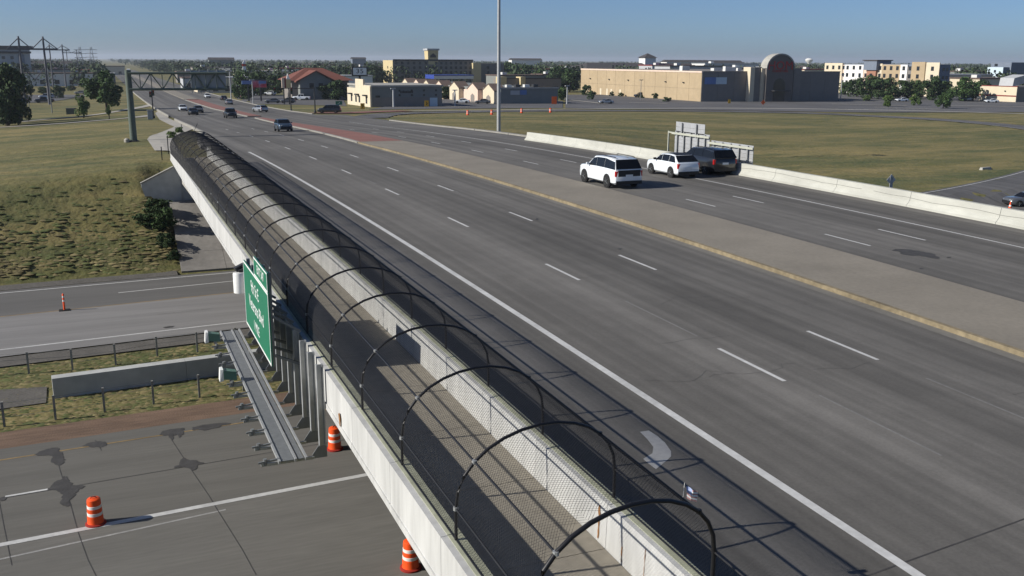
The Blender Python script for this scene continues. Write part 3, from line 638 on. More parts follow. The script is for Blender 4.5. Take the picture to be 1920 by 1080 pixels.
# ---- wire fences in the median
def wirefence(pxs, label, h):
    P = [gp(x, y, ZF) for x, y in pxs]; P = [P[0]-2*(P[1]-P[0]), P[0]-(P[1]-P[0])]+P+[P[-1]+(P[-1]-P[-2])*k for k in (1, 2, 3, 4)]
    r = thing('wire_fence', label, 'fence', (P[3][0], P[3][1], ZF))
    for q in P: b = MB(); b.box(q[0]-.045, q[0]+.045, q[1]-.045, q[1]+.045, ZF-.2, ZF+h); b.build('post', M['post'], r)
    for z in (h-.06, h*.62, h*.3):
        b = MB(); b.tube([(q[0], q[1], ZF+z) for q in P], .008, 5); b.build('wire', M['galv_dark'], r)
M['post'] = mat('weathered_post', (.26, .26, .24), .8, .2, 4)
wirefence([(54, 696), (136, 690), (217, 680), (295, 665), (370, 656)], 'wire fence on thin posts behind the concrete median wall', .98)
wirefence([(8, 795), (104, 782), (196, 767), (288, 753), (374, 741)], 'wire fence on thin posts in front of the concrete median wall', .98)
# ---- traffic drums
def drum_proto():
    r = empty('traffic_drum', (0, 0, 0))
    b = MB(); b.lathe([(.30, .06), (.285, .12), (.28, .34), (.262, .35), (.262, .60), (.245, .61), (.245, .86), (.235, .94), (.20, .965)], 20); b.build('body', M['orange'], r, smooth=40, local=True)
    for z0, z1, rr in ((.36, .47, .272), (.49, .0, 0), (.62, .73, .256)):
        if rr: b = MB(); b.lathe([(rr-.006, z0), (rr, z0+.004), (rr, z1-.004), (rr-.006, z1)], 20); b.build('white_band', M['refl_white'], r, smooth=40, local=True)
    b = MB(); b.tube([(-.1, 0, .955), (-.08, 0, 1.02), (.08, 0, 1.02), (.1, 0, .955)], .018, 6); b.build('handle', M['dark'], r, local=True)
    b = MB(); b.lathe([(.37, 0), (.37, .05), (.31, .075)], 20); b.build('base', M['rubber2'], r, smooth=40, local=True)
    return r
M['rubber2'] = mat('drum_base_red', (.30, .02, .012), .8, .1, 4)
dp = drum_proto(); dfirst = True
def drum(P, label, s=1., rz=0):
    global dfirst
    o = dp if dfirst else copy_tree(dp); dfirst = False
    o.location = tuple(map(float, P)); o.rotation_euler = (0, 0, rz); o.scale = (s*.8, s*.8, s*.86); tag(o, label, 'traffic drum', 'orange and white traffic drums'); return o
drum(gp(180, 982, ZF), 'orange and white drum standing alone on the freeway lane', 1.1)
q = gp(770, 1065, ZF); drum(q, 'orange and white drum half hidden under the nearest parapet', 1.1, .4)
q = gp(628, 842, ZF); drum(q, 'orange and white drum partly hidden behind the catwalk posts', 1.1, .8)
for px, py, lab in ((877, 216, 'leftmost of four drums beside the curving ramp'), (922, 215, 'second drum from left beside the ramp, left of the tall pole'), (978, 212, 'third drum from left beside the ramp, right of the tall pole'), (1032, 211, 'rightmost of four drums beside the curving ramp')):
    drum(gt(px, py), lab, 1.25, random.random())
def delineator(P, label, h=1.05):
    r = thing('tubular_marker', label, 'lane marker', P); b = MB(); b.box(P[0]-.3, P[0]+.3, P[1]-.22, P[1]+.22, P[2], P[2]+.05); b.build('base', M['rubber'], r)
    b = MB(); b.lathe([(.06, P[2]+.05), (.055, P[2]+h-.03), (.03, P[2]+h)], 12, (P[0], P[1], 0)); pl = b.build('tube', M['orange'], r, smooth=40)
    for z in (.55, .8): b = MB(); b.lathe([(.058, P[2]+z), (.06, P[2]+z+.01), (.06, P[2]+z+.1), (.058, P[2]+z+.11)], 12, (P[0], P[1], 0)); b.build('white_band', M['refl_white'], pl, smooth=40)
delineator(gp(121, 582, ZF), 'slim orange tube marker on a black base on the far freeway')
def cone(P, label):
    r = thing('traffic_cone', label, 'traffic cone', P); b = MB(); b.box(P[0]-.28, P[0]+.28, P[1]-.28, P[1]+.28, P[2], P[2]+.05); b.build('base', M['rubber'], r)
    b = MB(); b.lathe([(.2, P[2]+.05), (.04, P[2]+.95)], 14, (P[0], P[1], 0)); b.build('body', M['orange'], r, smooth=40); b = MB(); b.lathe([(.135, P[2]+.45), (.105, P[2]+.62)], 14, (P[0], P[1], 0)); b.build('white_band', M['refl_white'], r, smooth=40)
cone(gt(1893, 395), 'orange traffic cone on the exit ramp at the right edge')
# ---- small flag tied to the fence
fp = Vector(fpos(12, 12.0)); fo = thing('small_flag', 'small stars and stripes flag sticking out of the fence', 'flag', fp)
M['flag_blue'] = mat('flag_blue', (.30, .36, .55), .7, .1, 8); M['flag_red'] = mat('flag_red', (.50, .27, .26), .7, .1, 8)
fo_base = np.array(onX(1282, 925, 8.0)); fo.location = fo_base
b = MB(); b.tube([fo_base+np.array([.0, .02, -.12]), fo_base+np.array([.02, .02, .17])], .004, 6); b.build('stick', M['white'], fo)
def wav(u, v, o=0.): return fo_base+np.array([.02+u*.12+.02*math.sin(u*7+v*2), -.03-u*.14+.02*math.sin(u*8), .13-v*.19-u*.05+o])
b = MB(); b.grid([[wav(u, v) for u in (0, .15, .3, .45, .55)] for v in (0, .2, .4, .55)]); b.build('canton', M['flag_blue'], fo)
for k in range(7):
    v0, v1 = k/7, (k+1)/7; u0 = .55 if v1 <= .58 else 0
    b = MB(); b.grid([[wav(u0+(1-u0)*i/4, v) for i in range(5)] for v in (v0, v1)]); b.build('stripe', M['flag_red'] if k % 2 == 0 else M['sign_white'], fo)

# ---- sign backs on the right side of the bridge
RX = 43.5
rs = thing('freeway_sign', 'grey backs of tall freeway signs standing above the right barrier', 'road sign', (RX, 63, .6))
def rp(px, py): return onX(px, py, RX)
def backpanel(tl, tr, bl, nm, nst, beams):
    A, B, C_ = rp(*tl), rp(*tr), rp(*bl); y0, y1 = B[1], A[1]; z1 = .5*(A[2]+B[2]); z0 = C_[2]
    nrow = max(2, int((z1-z0)/.3))
    for i in range(nrow):
        b = MB(); b.box(RX, RX+.03, y0, y1, z0+(z1-z0)*i/nrow+.008, z0+(z1-z0)*(i+1)/nrow-.008); b.build('plank', M['alu'], rs)
    for i in range(nst):
        y = y0+(y1-y0)*(i+.5)/nst; b = MB(); b.box(RX-.16, RX-.13, y-.07, y+.07, z0-.3, z1-.05); b.box(RX-.13, RX, y-.012, y+.012, z0-.3, z1-.05); b.build('post', M['galv'], rs)
    if beams: b = MB(); b.box(RX-.22, RX-.165, y0-.2, y1+.2, z1-.28, z1-.12); b.build('beam', M['galv_y'], rs)
M['galv_y'] = mat('aged_beam', (.42, .43, .36), .6, .1, 4)
backpanel((1268, 228), (1322, 233), (1268, 247), 'a', 2, False)
backpanel((1266, 246.5), (1331, 251), (1266, 296), 'b', 5, True)
backpanel((1334, 263), (1413, 273), (1334, 302), 'c', 5, True)
b = MB(); q = rp(1257, 245); b.box(RX-.2, RX-.1, q[1]-.05, q[1]+.05, q[2]-2.4, q[2]); b.bar((RX-.15, q[1], q[2]-.1), (RX-.15, q[1]-3, q[2]-.12), .08, .1); b.build('post', M['galv_y'], rs)
def smallsign(P, h, shape, m, label, name='warning_sign', face=-1, size=.45, back=None, cat='road sign', post=True, txt=None):
    r = thing(name, label, cat, P); x, y, z = P
    if post: b = MB(); b.box(x-.03, x+.03, y+.02, y+.08, z, z+h); b.build('post', M['galv_dark'], r)
    zz = z+h
    pts = {'diamond': [(0, -1), (1, 0), (0, 1), (-1, 0)], 'rect': [(-.75, -1), (.75, -1), (.75, 1), (-.75, 1)], 'wide': [(-1.3, -.7), (1.3, -.7), (1.3, .7), (-1.3, .7)]}[shape]
    b = MB(); b.prism([(x+a*size, y-.015, zz+c*size) for a, c in pts], (0, .02, 0)); b.build('panel', m, r)
    if txt == 'chevron':
        b = MB(); s = size*.6; b.prism([(x-s*.5, y-.028, zz+s), (x-s*.1, y-.028, zz+s), (x+s*.6, y-.028, zz), (x-s*.1, y-.028, zz-s), (x-s*.5, y-.028, zz-s), (x+s*.1, y-.028, zz)], (0, .01, 0)); b.build('chevron', M['black'], r)
    elif txt == 'arrow':
        b = MB(); s = size*.5; b.prism([(x-s, y-.028, zz-s*.3), (x+s*.3, y-.028, zz+s*.2), (x+s*.3, y-.028, zz+s*.55), (x+s, y-.028, zz+s*.1), (x+s*.4, y-.028, zz-s*.4), (x+s*.35, y-.028, zz-s*.1), (x-s, y-.028, zz-s*.6)], (0, .01, 0)); b.build('arrow', M['sign_white'], r)
    return r
P = gt(1669, 372); P = onX(1669, 356, 44.6); P = np.array([P[0], P[1], T(P[0], P[1])]); zt = onX(1669, 337, 44.6)[2]
r = smallsign(P, zt-P[2], 'diamond', M['alu'], 'bare metal back of a diamond sign just outside the right barrier', size=.36)
b = MB(); b.box(P[0]-.12, P[0]+.12, P[1]-.05, P[1]-.02, zt-.5, zt+.22); b.build('backing_plate', M['galv'], r)

# ---- vehicles
def car(name, label, cat, P, rz, sp, paint, roof=None, group=None, detail=True, rails=False, lights='rear'):
    L, W, H = sp['L'], sp['W'], sp['H']; hw = W/2; hood, belt = sp['hood'], sp['belt']; wr = sp.get('wr', .37); gc = sp.get('gc', .24); fa, ra = sp['fa'], sp['ra']
    wbase, rf, rr, tb = sp['wb'], sp['rf'], sp['rr'], sp['tb']; tail = sp.get('tail', belt)
    r = thing(name, label, cat, P, rz, group); pm = M[paint]; b = MB()
    def zt(y):
        if y >= wbase: return hood-.10*max(0, (y-wbase)/(L/2-wbase))**2
        if y <= tb: return tail
        return belt
    st = [(-.5, .84, -.10, .12), (-.488, .93, -.03, .04), (-.45, .985, 0, 0), (-.30, 1, 0, 0), (-.1, 1, 0, 0), (.1, 1, 0, 0), (wbase/L-.001, 1, 0, 0), (.36, .985, 0, 0), (.43, .95, 0, .02), (.475, .88, -.08, .05), (.5, .74, -.26, .14)]
    st = sorted(st); rings = []
    for fy, fw, dt, db in st:
        y = fy*L; w = hw*fw; t = zt(y)+dt; g_ = gc+db
        half = [(w*.86, g_), (w*.985, g_+.10), (w, g_+.30), (w*.995, g_+.5*(t-g_)+.08), (w*.97, t-.10), (w*.93, t-.03), (w*.82, t+.005)]
        rings.append([(x, y, z) for x, z in half]+[(-x, y, z) for x, z in half[::-1]])
    n = len(rings[0])
    for q in rings: b.v += q
    for i in range(len(rings)-1):
        for k in range(n): j = (k+1) % n; b.f.append((i*n+k, i*n+j, (i+1)*n+j, (i+1)*n+k))
    b.f.append(tuple(range(n-1, -1, -1))); e = (len(rings)-1)*n; b.f.append(tuple(range(e, e+n)))
    body = b.build('body', pm, r, smooth=38, local=True)
    # greenhouse
    wb_, wt = hw*.925, hw*.775; zr = H
    prof = [(tb+.02, tail+.01, 1.), (rr, zr-.07, 0), (rr+.25*(rf-rr), zr-.005, 0), (rr+.6*(rf-rr), zr, 0), (rf, zr-.05, 0), (wbase, hood+.01, 1.)]
    g2 = MB(); rings = []
    def side(y, t):
        z1 = float(np.interp(y, [a for a, c, d in prof], [c for a, c, d in prof])); zb_ = float(np.interp(y, [tb, wbase], [tail if tb > -L*.42 else belt, belt])); zb_ = min(zb_, z1)
        f = 0 if z1 <= belt else (z1-belt)/(zr-belt); tt = t*f
        return (wb_+(wt-wb_)*tt, y, belt-.02+(z1-.03-belt+.02)*t)
    for y, z1, e1 in prof:
        f = max(0, (z1-belt)/(zr-belt)); wq = wb_+(wt-wb_)*f; zb0 = min(belt, z1)-.03
        rings.append([(wb_, y, zb0), (wq, y, max(zb0+.005, z1-.04)), (wq*.9, y, max(zb0+.01, z1)), (-wq*.9, y, max(zb0+.01, z1)), (-wq, y, max(zb0+.005, z1-.04)), (-wb_, y, zb0)])
    n = 6
    for q in rings: g2.v += q
    for i in range(len(rings)-1):
        for k in range(n-1): g2.f.append((i*n+k, i*n+k+1, (i+1)*n+k+1, (i+1)*n+k))
    g2.f.append(tuple(range(n-1, -1, -1))); e = (len(rings)-1)*n; g2.f.append(tuple(range(e, e+n)))
    g2.build('cabin', pm, r, smooth=30, local=True)
    def pane(nm, q, off): c = MB(); c.face([Vector(p)+Vector(off) for p in q]); return c.build(nm, M['glass'], r, local=True)
    for s in (1, -1):
        for y0b, y1b, y0t, y1t in sp['win']:
            q = []
            for y, t in ((y0b, .05), (y1b, .05), (y1t, .93), (y0t, .93)):
                x, yy, z = side(y, t); q.append((s*x, yy, z))
            pane('side_window', q if s > 0 else q[::-1], (s*.014, 0, 0))
    def slant(y0, z0, y1, z1, nm, sg):
        w0, w1 = wb_*(.93 if sg > 0 else .985), wt*(.93 if sg > 0 else .985); a, c = .04, .95
        A = (y0+(y1-y0)*a, z0+(z1-z0)*a); C_ = (y0+(y1-y0)*c, z0+(z1-z0)*c); nv = Vector((0, (z1-z0), -(y1-y0))).normalized()*.02
        if nv.y*sg < 0: nv = -nv
        q = [(-w0, A[0], A[1]), (w0, A[0], A[1]), (w1, C_[0], C_[1]), (-w1, C_[0], C_[1])]; pane(nm, q, nv)
    slant(wbase, hood+.01, rf, zr-.05, 'windshield', 1); slant(tb+.02, tail+.01, rr, zr-.07, 'rear_window', -1)
    if roof:
        c = MB(); c.grid([[(-wt*.88, y, z+.012), (0, y, z+.03), (wt*.88, y, z+.012)] for y, z in ((rr+.03, zr-.06), (rr+.25*(rf-rr), zr-.005), (rr+.6*(rf-rr), zr), (rf-.03, zr-.045))]); c.build('roof', M['black'] if roof == 'paint_black' else M[roof], r, smooth=50, local=True)
    for y in (fa, ra):
        for s in (1, -1):
            c = MB(); c.lathe([(wr*1.17, s*(hw-.05)), (wr*1.17, s*(hw+.006))], 20, (0, y, wr+.015), 'x'); c.build('wheel_arch', M['black'], r, local=True)
            c = MB(); c.lathe([(wr*.64, s*(hw-.2)), (wr*.95, s*(hw-.2)), (wr, s*(hw-.16)), (wr, s*(hw-.0)), (wr*.95, s*(hw+.03)), (wr*.66, s*(hw+.03))], 20, (0, y, wr), 'x'); wo = c.build('wheel', M['tyre'], r, smooth=35, local=True)
            c = MB(); c.lathe([(wr*.66, s*(hw+.012)), (wr*.66, s*(hw+.02)), (wr*.5, s*(hw+.016))], 16, (0, y, wr), 'x'); c.build('rim', M['rim'], wo, local=True); c = MB(); c.lathe([(wr*.14, s*(hw+.045)), (wr*.14, s*(hw+.01))], 10, (0, y, wr), 'x')
            for k in range(5):
                t = 2*math.pi*k/5; dy, dz = math.cos(t), math.sin(t); c.bar((s*(hw+.033), y, wr), (s*(hw+.033), y+dy*wr*.62, wr+dz*wr*.62), .07, .02)
            c.build('spokes', M['galv_dark'], wo, local=True)
    if sp.get('trim'): c = MB(); c.box(-hw*.78, hw*.78, -L/2-.012, -L/2+.03, tail-.42, tail-.02); c.build('tailgate_trim', M['black'], r, local=True)
    c = MB(); c.box(-hw*.9, hw*.9, -L/2+.02-.04, -L/2+.1, gc+.02, gc+.24); c.build('rear_bumper', M['black'] if sp.get('blk', 1) else pm, r, local=True)
    c = MB(); c.box(-hw*.72, hw*.72, L/2-.06, L/2+.015, gc+.12, gc+.42); c.build('grille', M['black'], r, local=True)
    for s in (1, -1):
        c = MB(); c.hexa([(s*hw*.80, -L/2+.0, tail-.42), (s*hw*.955, -L/2+.05, tail-.42), (s*hw*.955, -L/2+.16, tail-.42), (s*hw*.8, -L/2+.14, tail-.42), (s*hw*.80, -L/2-.0, tail-.07), (s*hw*.955, -L/2+.04, tail-.07), (s*hw*.955, -L/2+.16, tail-.07), (s*hw*.8, -L/2+.14, tail-.07)]); c.build('taillight', M['red_lens'], r, local=True)
        c = MB(); c.hexa([(s*hw*.55, L/2-.06, hood-.36), (s*hw*.86, L/2-.2, hood-.36), (s*hw*.86, L/2-.25, hood-.36), (s*hw*.55, L/2-.2, hood-.36), (s*hw*.55, L/2-.03, hood-.2), (s*hw*.87, L/2-.17, hood-.18), (s*hw*.86, L/2-.25, hood-.18), (s*hw*.55, L/2-.2, hood-.2)]); c.build('headlight', M['clear_lens'], r, local=True)
        c = MB(); c.box(s*(hw-.02), s*(hw+.17), wbase-.42, wbase-.3, belt, belt+.15); c.build('mirror', M['black'] if roof else pm, r, local=True)
        if rails: c = MB(); c.tube([(s*wt*.86, rr+.15, zr+.0), (s*wt*.86, rr+.3, zr+.05), (s*wt*.86, rf-.35, zr+.05), (s*wt*.86, rf-.2, zr)], .025, 6); c.build('roof_rail', M['black'], r, local=True)
    c = MB(); c.box(-.26, .26, -L/2-.015, -L/2+.01, tail-.45, tail-.30); c.build('number_plate', M['white'], r, local=True)
    return r
BIGSUV = dict(L=5.35, W=2.05, H=1.93, hood=1.22, belt=1.24, wb=1.38, rf=.48, rr=-2.25, tb=-2.62, tail=1.22, fa=1.62, ra=-1.55, wr=.41, gc=.28, win=[(.13, 1.22, .13, .58), (-.98, .09, -.98, .09), (-2.5, -1.02, -2.3, -1.02)])
MIDSUV = dict(L=4.45, W=1.86, H=1.62, hood=1.04, belt=1.09, wb=1.08, rf=.25, rr=-1.5, tb=-2.12, tail=1.1, fa=1.33, ra=-1.3, wr=.36, gc=.24, win=[(.05, .9, .05, .35), (-.88, -.0, -.88, -.0), (-1.78, -.93, -1.5, -.93)])
SEDAN = dict(L=4.75, W=1.83, H=1.45, hood=.95, belt=.97, wb=1.0, rf=.25, rr=-1.1, tb=-1.75, tail=1.0, fa=1.4, ra=-1.35, wr=.33, gc=.2, win=[(0, .85, 0, .35), (-.95, -.08, -.95, -.08), (-1.45, -1.05, -1.15, -1.05)])
VAN = dict(L=5.1, W=1.98, H=1.76, hood=1.05, belt=1.08, wb=1.45, rf=.75, rr=-2.2, tb=-2.45, tail=1.1, fa=1.6, ra=-1.45, wr=.35, gc=.22, win=[(.35, 1.2, .35, .8), (-.9, .28, -.9, .28), (-2.15, -1.0, -2.05, -1.0)])
TRUCK = dict(L=5.8, W=2.0, H=1.92, hood=1.2, belt=1.2, wb=1.35, rf=.75, rr=-.75, tb=-.95, tail=1.12, fa=1.85, ra=-1.75, wr=.42, gc=.32, win=[(.3, 1.15, .3, .75), (-.75, .22, -.7, .22)])
def on_street(x, y): return (x, y, S(y)+.004)
def slope_rx(o, y, rz=0):
    dsl = (S(y+1)-S(y-1))/2; o.rotation_euler = (math.atan(dsl)*(1 if abs(rz) < 1 else -1), 0, rz)
def scar(name, label, x, y, rz, sp, paint, **k):
    o = car(name, label, k.pop('cat', 'car'), on_street(x, y), rz, sp, paint, **k); slope_rx(o, y, rz); return o
q = gs(1137, 352); scar('white_suv', 'large white SUV seen from behind on the bridge, nearest the median', q[0]+1.05, q[1]+1.6, 0, dict(BIGSUV, trim=1), 'paint_white', cat='suv', rails=True)
q = gs(1256, 333); scar('white_crossover', 'small white crossover with black roof on the bridge, middle lane', q[0]+.95, q[1]+1.3, 0, MIDSUV, 'paint_white', cat='suv', roof='paint_black')
q = gs(1322, 327); scar('black_suv', 'black SUV beside the white crossover, next to the right barrier', q[0]+.95, q[1]+1.5, 0, dict(BIGSUV, L=5.2, H=1.86), 'paint_black', cat='suv', rails=True)
q = gs(541, 247); scar('blue_grey_suv', 'dark blue grey SUV driving towards the camera past the red median', q[0]-.3, q[1]+2.2, math.pi, MIDSUV, 'paint_blue', cat='suv')
q = gs(435, 222); scar('dark_pickup', 'dark pickup facing the camera beside the kerb of the red median', q[0], q[1]+2.5, math.pi, TRUCK, 'paint_black', cat='pickup')
q = gs(364, 216); scar('dark_sedan', 'small black car facing the camera at the far end of the oncoming lanes', q[0], q[1]+2.2, math.pi, SEDAN, 'paint_black')
q = gs(374, 212); scar('dark_hatchback', 'dark grey car just behind the small black car in the oncoming lanes', q[0], q[1]+2.2, math.pi, MIDSUV, 'paint_grey')
q = gs(344, 208.5); scar('white_sedan', 'white car crossing the far crosswalk in the oncoming lanes', q[0], q[1]+2.2, math.pi, SEDAN, 'paint_white')
q = gs(489, 210.5); scar('silver_suv', 'grey SUV turning near the signal pole in the far lanes', q[0], q[1]+1, .35, MIDSUV, 'paint_silver', cat='suv')
q = gs(390, 184); scar('white_far_car', 'white car farthest up the street beyond the sign gantry', q[0], q[1]+2, math.pi, SEDAN, 'paint_white')
q = gs(431, 196); scar('silver_motor_car', 'silver car driving away in the lanes right of the far median', q[0], q[1]+2, 0, SEDAN, 'paint_silver')
q = gs(421, 188); scar('black_far_car', 'black car ahead of the silver car in the lanes right of the far median', q[0], q[1]+2, 0, SEDAN, 'paint_black')
q = gt(618, 213); o = car('black_minivan', 'black minivan waiting at the corner beside the red pavement', 'minivan', (q[0], q[1], q[2]+.16), math.radians(72), VAN, 'paint_black')
q = gt(1918, 388); o = car('grey_ramp_car', 'grey car cut by the right edge on the low ramp', 'car', (q[0]+.4, q[1], q[2]+.12), math.radians(75), SEDAN, 'paint_grey')
# ---- trees, shrubs and grass
def quads(name, p, d, s, R_, m):                                     # one small ragged leaf face per point
    n = len(p); a = R_.normal(size=(n, 3)); a /= np.linalg.norm(a, axis=1)[:, None]; b_ = np.cross(a, d+R_.normal(size=(n, 3))*.5); b_ /= np.linalg.norm(b_, axis=1)[:, None]+1e-9; s = np.asarray(s)[:, None]
    V = np.stack([p-a*s-b_*s*.6, p+a*s*.2-b_*s*.8, p+a*s+b_*s*.3, p-a*s*.3+b_*s*.8], 1).reshape(-1, 3)
    me = bpy.data.meshes.new(name); me.vertices.add(4*n); me.vertices.foreach_set('co', V.ravel().astype(np.float32)); me.loops.add(4*n); me.loops.foreach_set('vertex_index', np.arange(4*n, dtype=np.int32)); me.polygons.add(n); me.polygons.foreach_set('loop_start', np.arange(0, 4*n, 4, dtype=np.int32)); me.update(calc_edges=True); me.materials.append(m)
    return me
def crown_mesh(name, seed, n, leaf, m, sx=1., lumps=10, low=.0):
    R_ = np.random.RandomState(seed); cs = []
    for k in range(lumps):
        t = R_.uniform(0, 2*math.pi); rr = R_.uniform(.25, .72); z = R_.uniform(low+.1, .86); rr *= (1-(abs(z-.45)/.62)**2.2); cs.append((rr*math.cos(t)*.68, rr*math.sin(t)*.68, z, R_.uniform(.11, .25)))
    cs += [(0, 0, .35, .26), (0, 0, .6, .25), (.04, -.03, .84, .14)]
    C = np.array(cs)[R_.randint(len(cs), size=n)]; d = R_.normal(size=(n, 3)); d /= np.linalg.norm(d, axis=1)[:, None]
    p = C[:, :3]+d*(C[:, 3]*R_.uniform(.35, 1, n)**.5)[:, None]*np.array([1, 1, .9])
    return quads(name, p, d, leaf*R_.uniform(.6, 1.3, n), R_, m)
CR_ = {}
def crown(kind, var, detail):
    k = (kind, var, detail)
    if k not in CR_: CR_[k] = crown_mesh('crown_'+kind, 11*var+len(kind), {2: 5200, 1: 2600, 0: 800}[detail], {2: .030, 1: .038, 0: .06}[detail], M['leaf_'+kind], lumps=20 if detail else 11)
    return CR_[k]
TK = {}
def trunk_mesh(var):
    if var in TK: return TK[var]
    r = random.Random(var); b = MB(); b.tube([(0, 0, -.05), (.01, 0, .2), (.0, .01, .5), (.02, 0, .8)], [.035, .028, .02, .006], 7)
    for k in range(5):
        t = r.uniform(0, 6.3); z = r.uniform(.25, .5); l = r.uniform(.2, .33); b.tube([(0, 0, z), (l*.5*math.cos(t), l*.5*math.sin(t), z+.12), (l*math.cos(t), l*math.sin(t), z+.26)], [.014, .01, .004], 5)
    TK[var] = b.mesh('trunk', M['bark'], smooth=50); return TK[var]
tree_n = 0
def tree(label, P, h, w, kind='mid', detail=0, clear=.14, group=None, name='broadleaf_tree', trunk=True):
    global tree_n; tree_n += 1; v = tree_n % 4
    r = thing(name, label, 'tree' if name.endswith('tree') else 'shrub', P, 0, group)
    if trunk: inst(trunk_mesh(v), 'trunk', r, (0, 0, 0), (h, h, h))
    inst(crown(kind, v, detail), 'crown', r, (0, 0, h*clear), (w*1.02, w*1.02, h*(1.02-clear)), rz=tree_n*1.3)
    return r
def tpx(label, px, pyb, pyt, wpx, kind='mid', detail=0, z=None, **k):
    P = gt(px, pyb) if z is None else gp(px, pyb, z); d = (P-CP)@CF; P = np.array([P[0], P[1], P[2]-.05]); return tree(label, P, ztop(pyt, P)-P[2], wpx*d/FPX, kind, detail, **k)
tpx('big dark tree at the left edge, nearer of the dense clump', 14, 236, 118, 84, 'dark', 2, clear=.02)
tpx('dark tree at the right of the dense clump on the left edge', 36, 231, 136, 44, 'dark', 2, clear=.02)
tpx('tallest dark tree cut by the left edge of the picture', -22, 230, 112, 70, 'dark', 1, clear=.02)
tpx('round full tree standing alone on the grass left of the sign gantry', 200, 209, 134, 74, 'mid', 2, clear=.16)
tpx('slim young light green tree left of the round full tree', 157, 221, 178, 26, 'light', 1, clear=.12)
tpx('thin young sapling beside the path near the round full tree', 205, 224, 196, 10, 'mid', 0, clear=.3)
for px, a, c, w, k, l in ((84, 176, 163, 24, 'dark', 'low dark bush left of the dark green bush by the car park'), (112, 184, 160, 24, 'dark', 'dark green bush beside the left car park'), (58, 174, 160, 14, 'dark', 'small dark bush near the left trees and car park'), (133, 170, 160, 16, 'dark', 'dark shrub at the back of the left car park'),
                          (85, 150, 120, 34, 'light', 'yellowish green tree at the foot of the near power pole')):
    tpx(l, px, a, c, w, k, 1, clear=.0 if c > 150 else .3, name='shrub' if c > 150 else 'broadleaf_tree')
for i, (px, a, c, w, k, l) in enumerate(((453, 186, 132, 34, 'mid', 'tree behind the digital billboard, left side'), (486, 180, 134, 40, 'dark', 'dark tree rising behind the digital billboard'), (515, 178, 140, 36, 'dark', 'dark tree just left of the red roofed restaurant'), (463, 187, 166, 22, 'dark', 'low dark bush under the left end of the billboard'),
        (604, 187, 156, 36, 'dark', 'dark bush in front of the red roofed restaurant, left one'), (634, 188, 150, 44, 'dark', 'dark tree in front of the red roofed restaurant, right one'), (654, 158, 124, 36, 'mid', 'green tree behind the price sign, left of its pole'), (690, 158, 122, 40, 'dark', 'green tree behind the price sign, right of its pole'), (714, 158, 126, 28, 'mid', 'green tree just left of the yellow hotel end'),
        (838, 186, 162, 30, 'dark', 'dark tree between the grey building and the gabled shops'), (868, 188, 170, 18, 'dark', 'small dark tree in front of the gabled shops'), (790, 152, 140, 22, 'dark', 'dark tree top in front of the hotel, left of the canopy'), (824, 156, 142, 18, 'dark', 'dark tree top under the blue edged canopy'),
        (955, 156, 116, 44, 'mid', 'tall green tree just right of the tall light pole'), (985, 158, 122, 50, 'dark', 'dark tree second right of the tall light pole'), (1016, 160, 130, 34, 'mid', 'green tree behind the dark strip mall roof'), (1047, 164, 124, 44, 'dark', 'dark tree left of the tan store, farther one'), (1068, 172, 130, 52, 'dark', 'large dark tree touching the tan store wall'),
        (1052, 188, 162, 26, 'mid', 'olive green tree at the right end of the dark strip mall'))):
    tpx(l, px, a, c, w, k, 1, clear=.06)
for px, a, c, w, l in ((1098, 179, 158, 20, 'round shrub by the left corner of the tan store'), (1110, 187, 170, 16, 'lower shrub right of the round shrub by the tan store'), (1147, 180, 171, 10, 'small shrub against the tan wall, first from left'), (1164, 181, 173, 11, 'small shrub against the tan wall, second from left'), (1229, 185, 174, 14, 'upright shrub against the tan wall near its right end'), (1250, 191, 182, 15, 'low shrub in front of the right end of the tan wall'), (1203, 184, 178, 12, 'low dark shrub beside the black parked SUV')):
    tpx(l, px, a, c, w, 'dark', 0, clear=0, name='shrub', trunk=False)
rowt = ((1588, 178, 152, 30, 'mid'), (1606, 182, 146, 40, 'dark'), (1634, 186, 142, 44, 'dark'), (1664, 184, 146, 40, 'dark'), (1692, 186, 150, 38, 'dark'), (1718, 184, 150, 40, 'mid'), (1746, 188, 144, 46, 'dark'), (1772, 186, 152, 30, 'dark'), (1806, 190, 143, 54, 'mid'), (1836, 186, 150, 34, 'dark'))
words = ('first', 'second', 'third', 'fourth', 'fifth', 'sixth', 'seventh', 'eighth', 'ninth', 'tenth')
for i, (px, a, c, w, k) in enumerate(rowt): tpx(f'{words[i]} from left of the dark trees before the pale hotels', px, a, c, w, k, 1, clear=.04, group='trees in front of the pale hotels')
for px, a, c, w, l in ((1664, 201, 178, 20, 'small light tree in the car park, left of three'), (1715, 198, 177, 22, 'small light tree in the car park, middle of three'), (1768, 204, 172, 28, 'small light tree in the car park, right of three'), (1625, 190, 178, 14, 'tiny light tree in the car park beside the dark store wall')):
    tpx(l, px, a, c, w, 'light' if px < 1750 else 'mid', 1, clear=.1)
for px, a, c, w in ((1865, 160, 138, 50), (1895, 160, 140, 40)): tpx('dark tree row behind the cream restaurant, '+('left' if px < 1880 else 'right')+' tree', px, a, c, w, 'dark', 1, clear=.0)
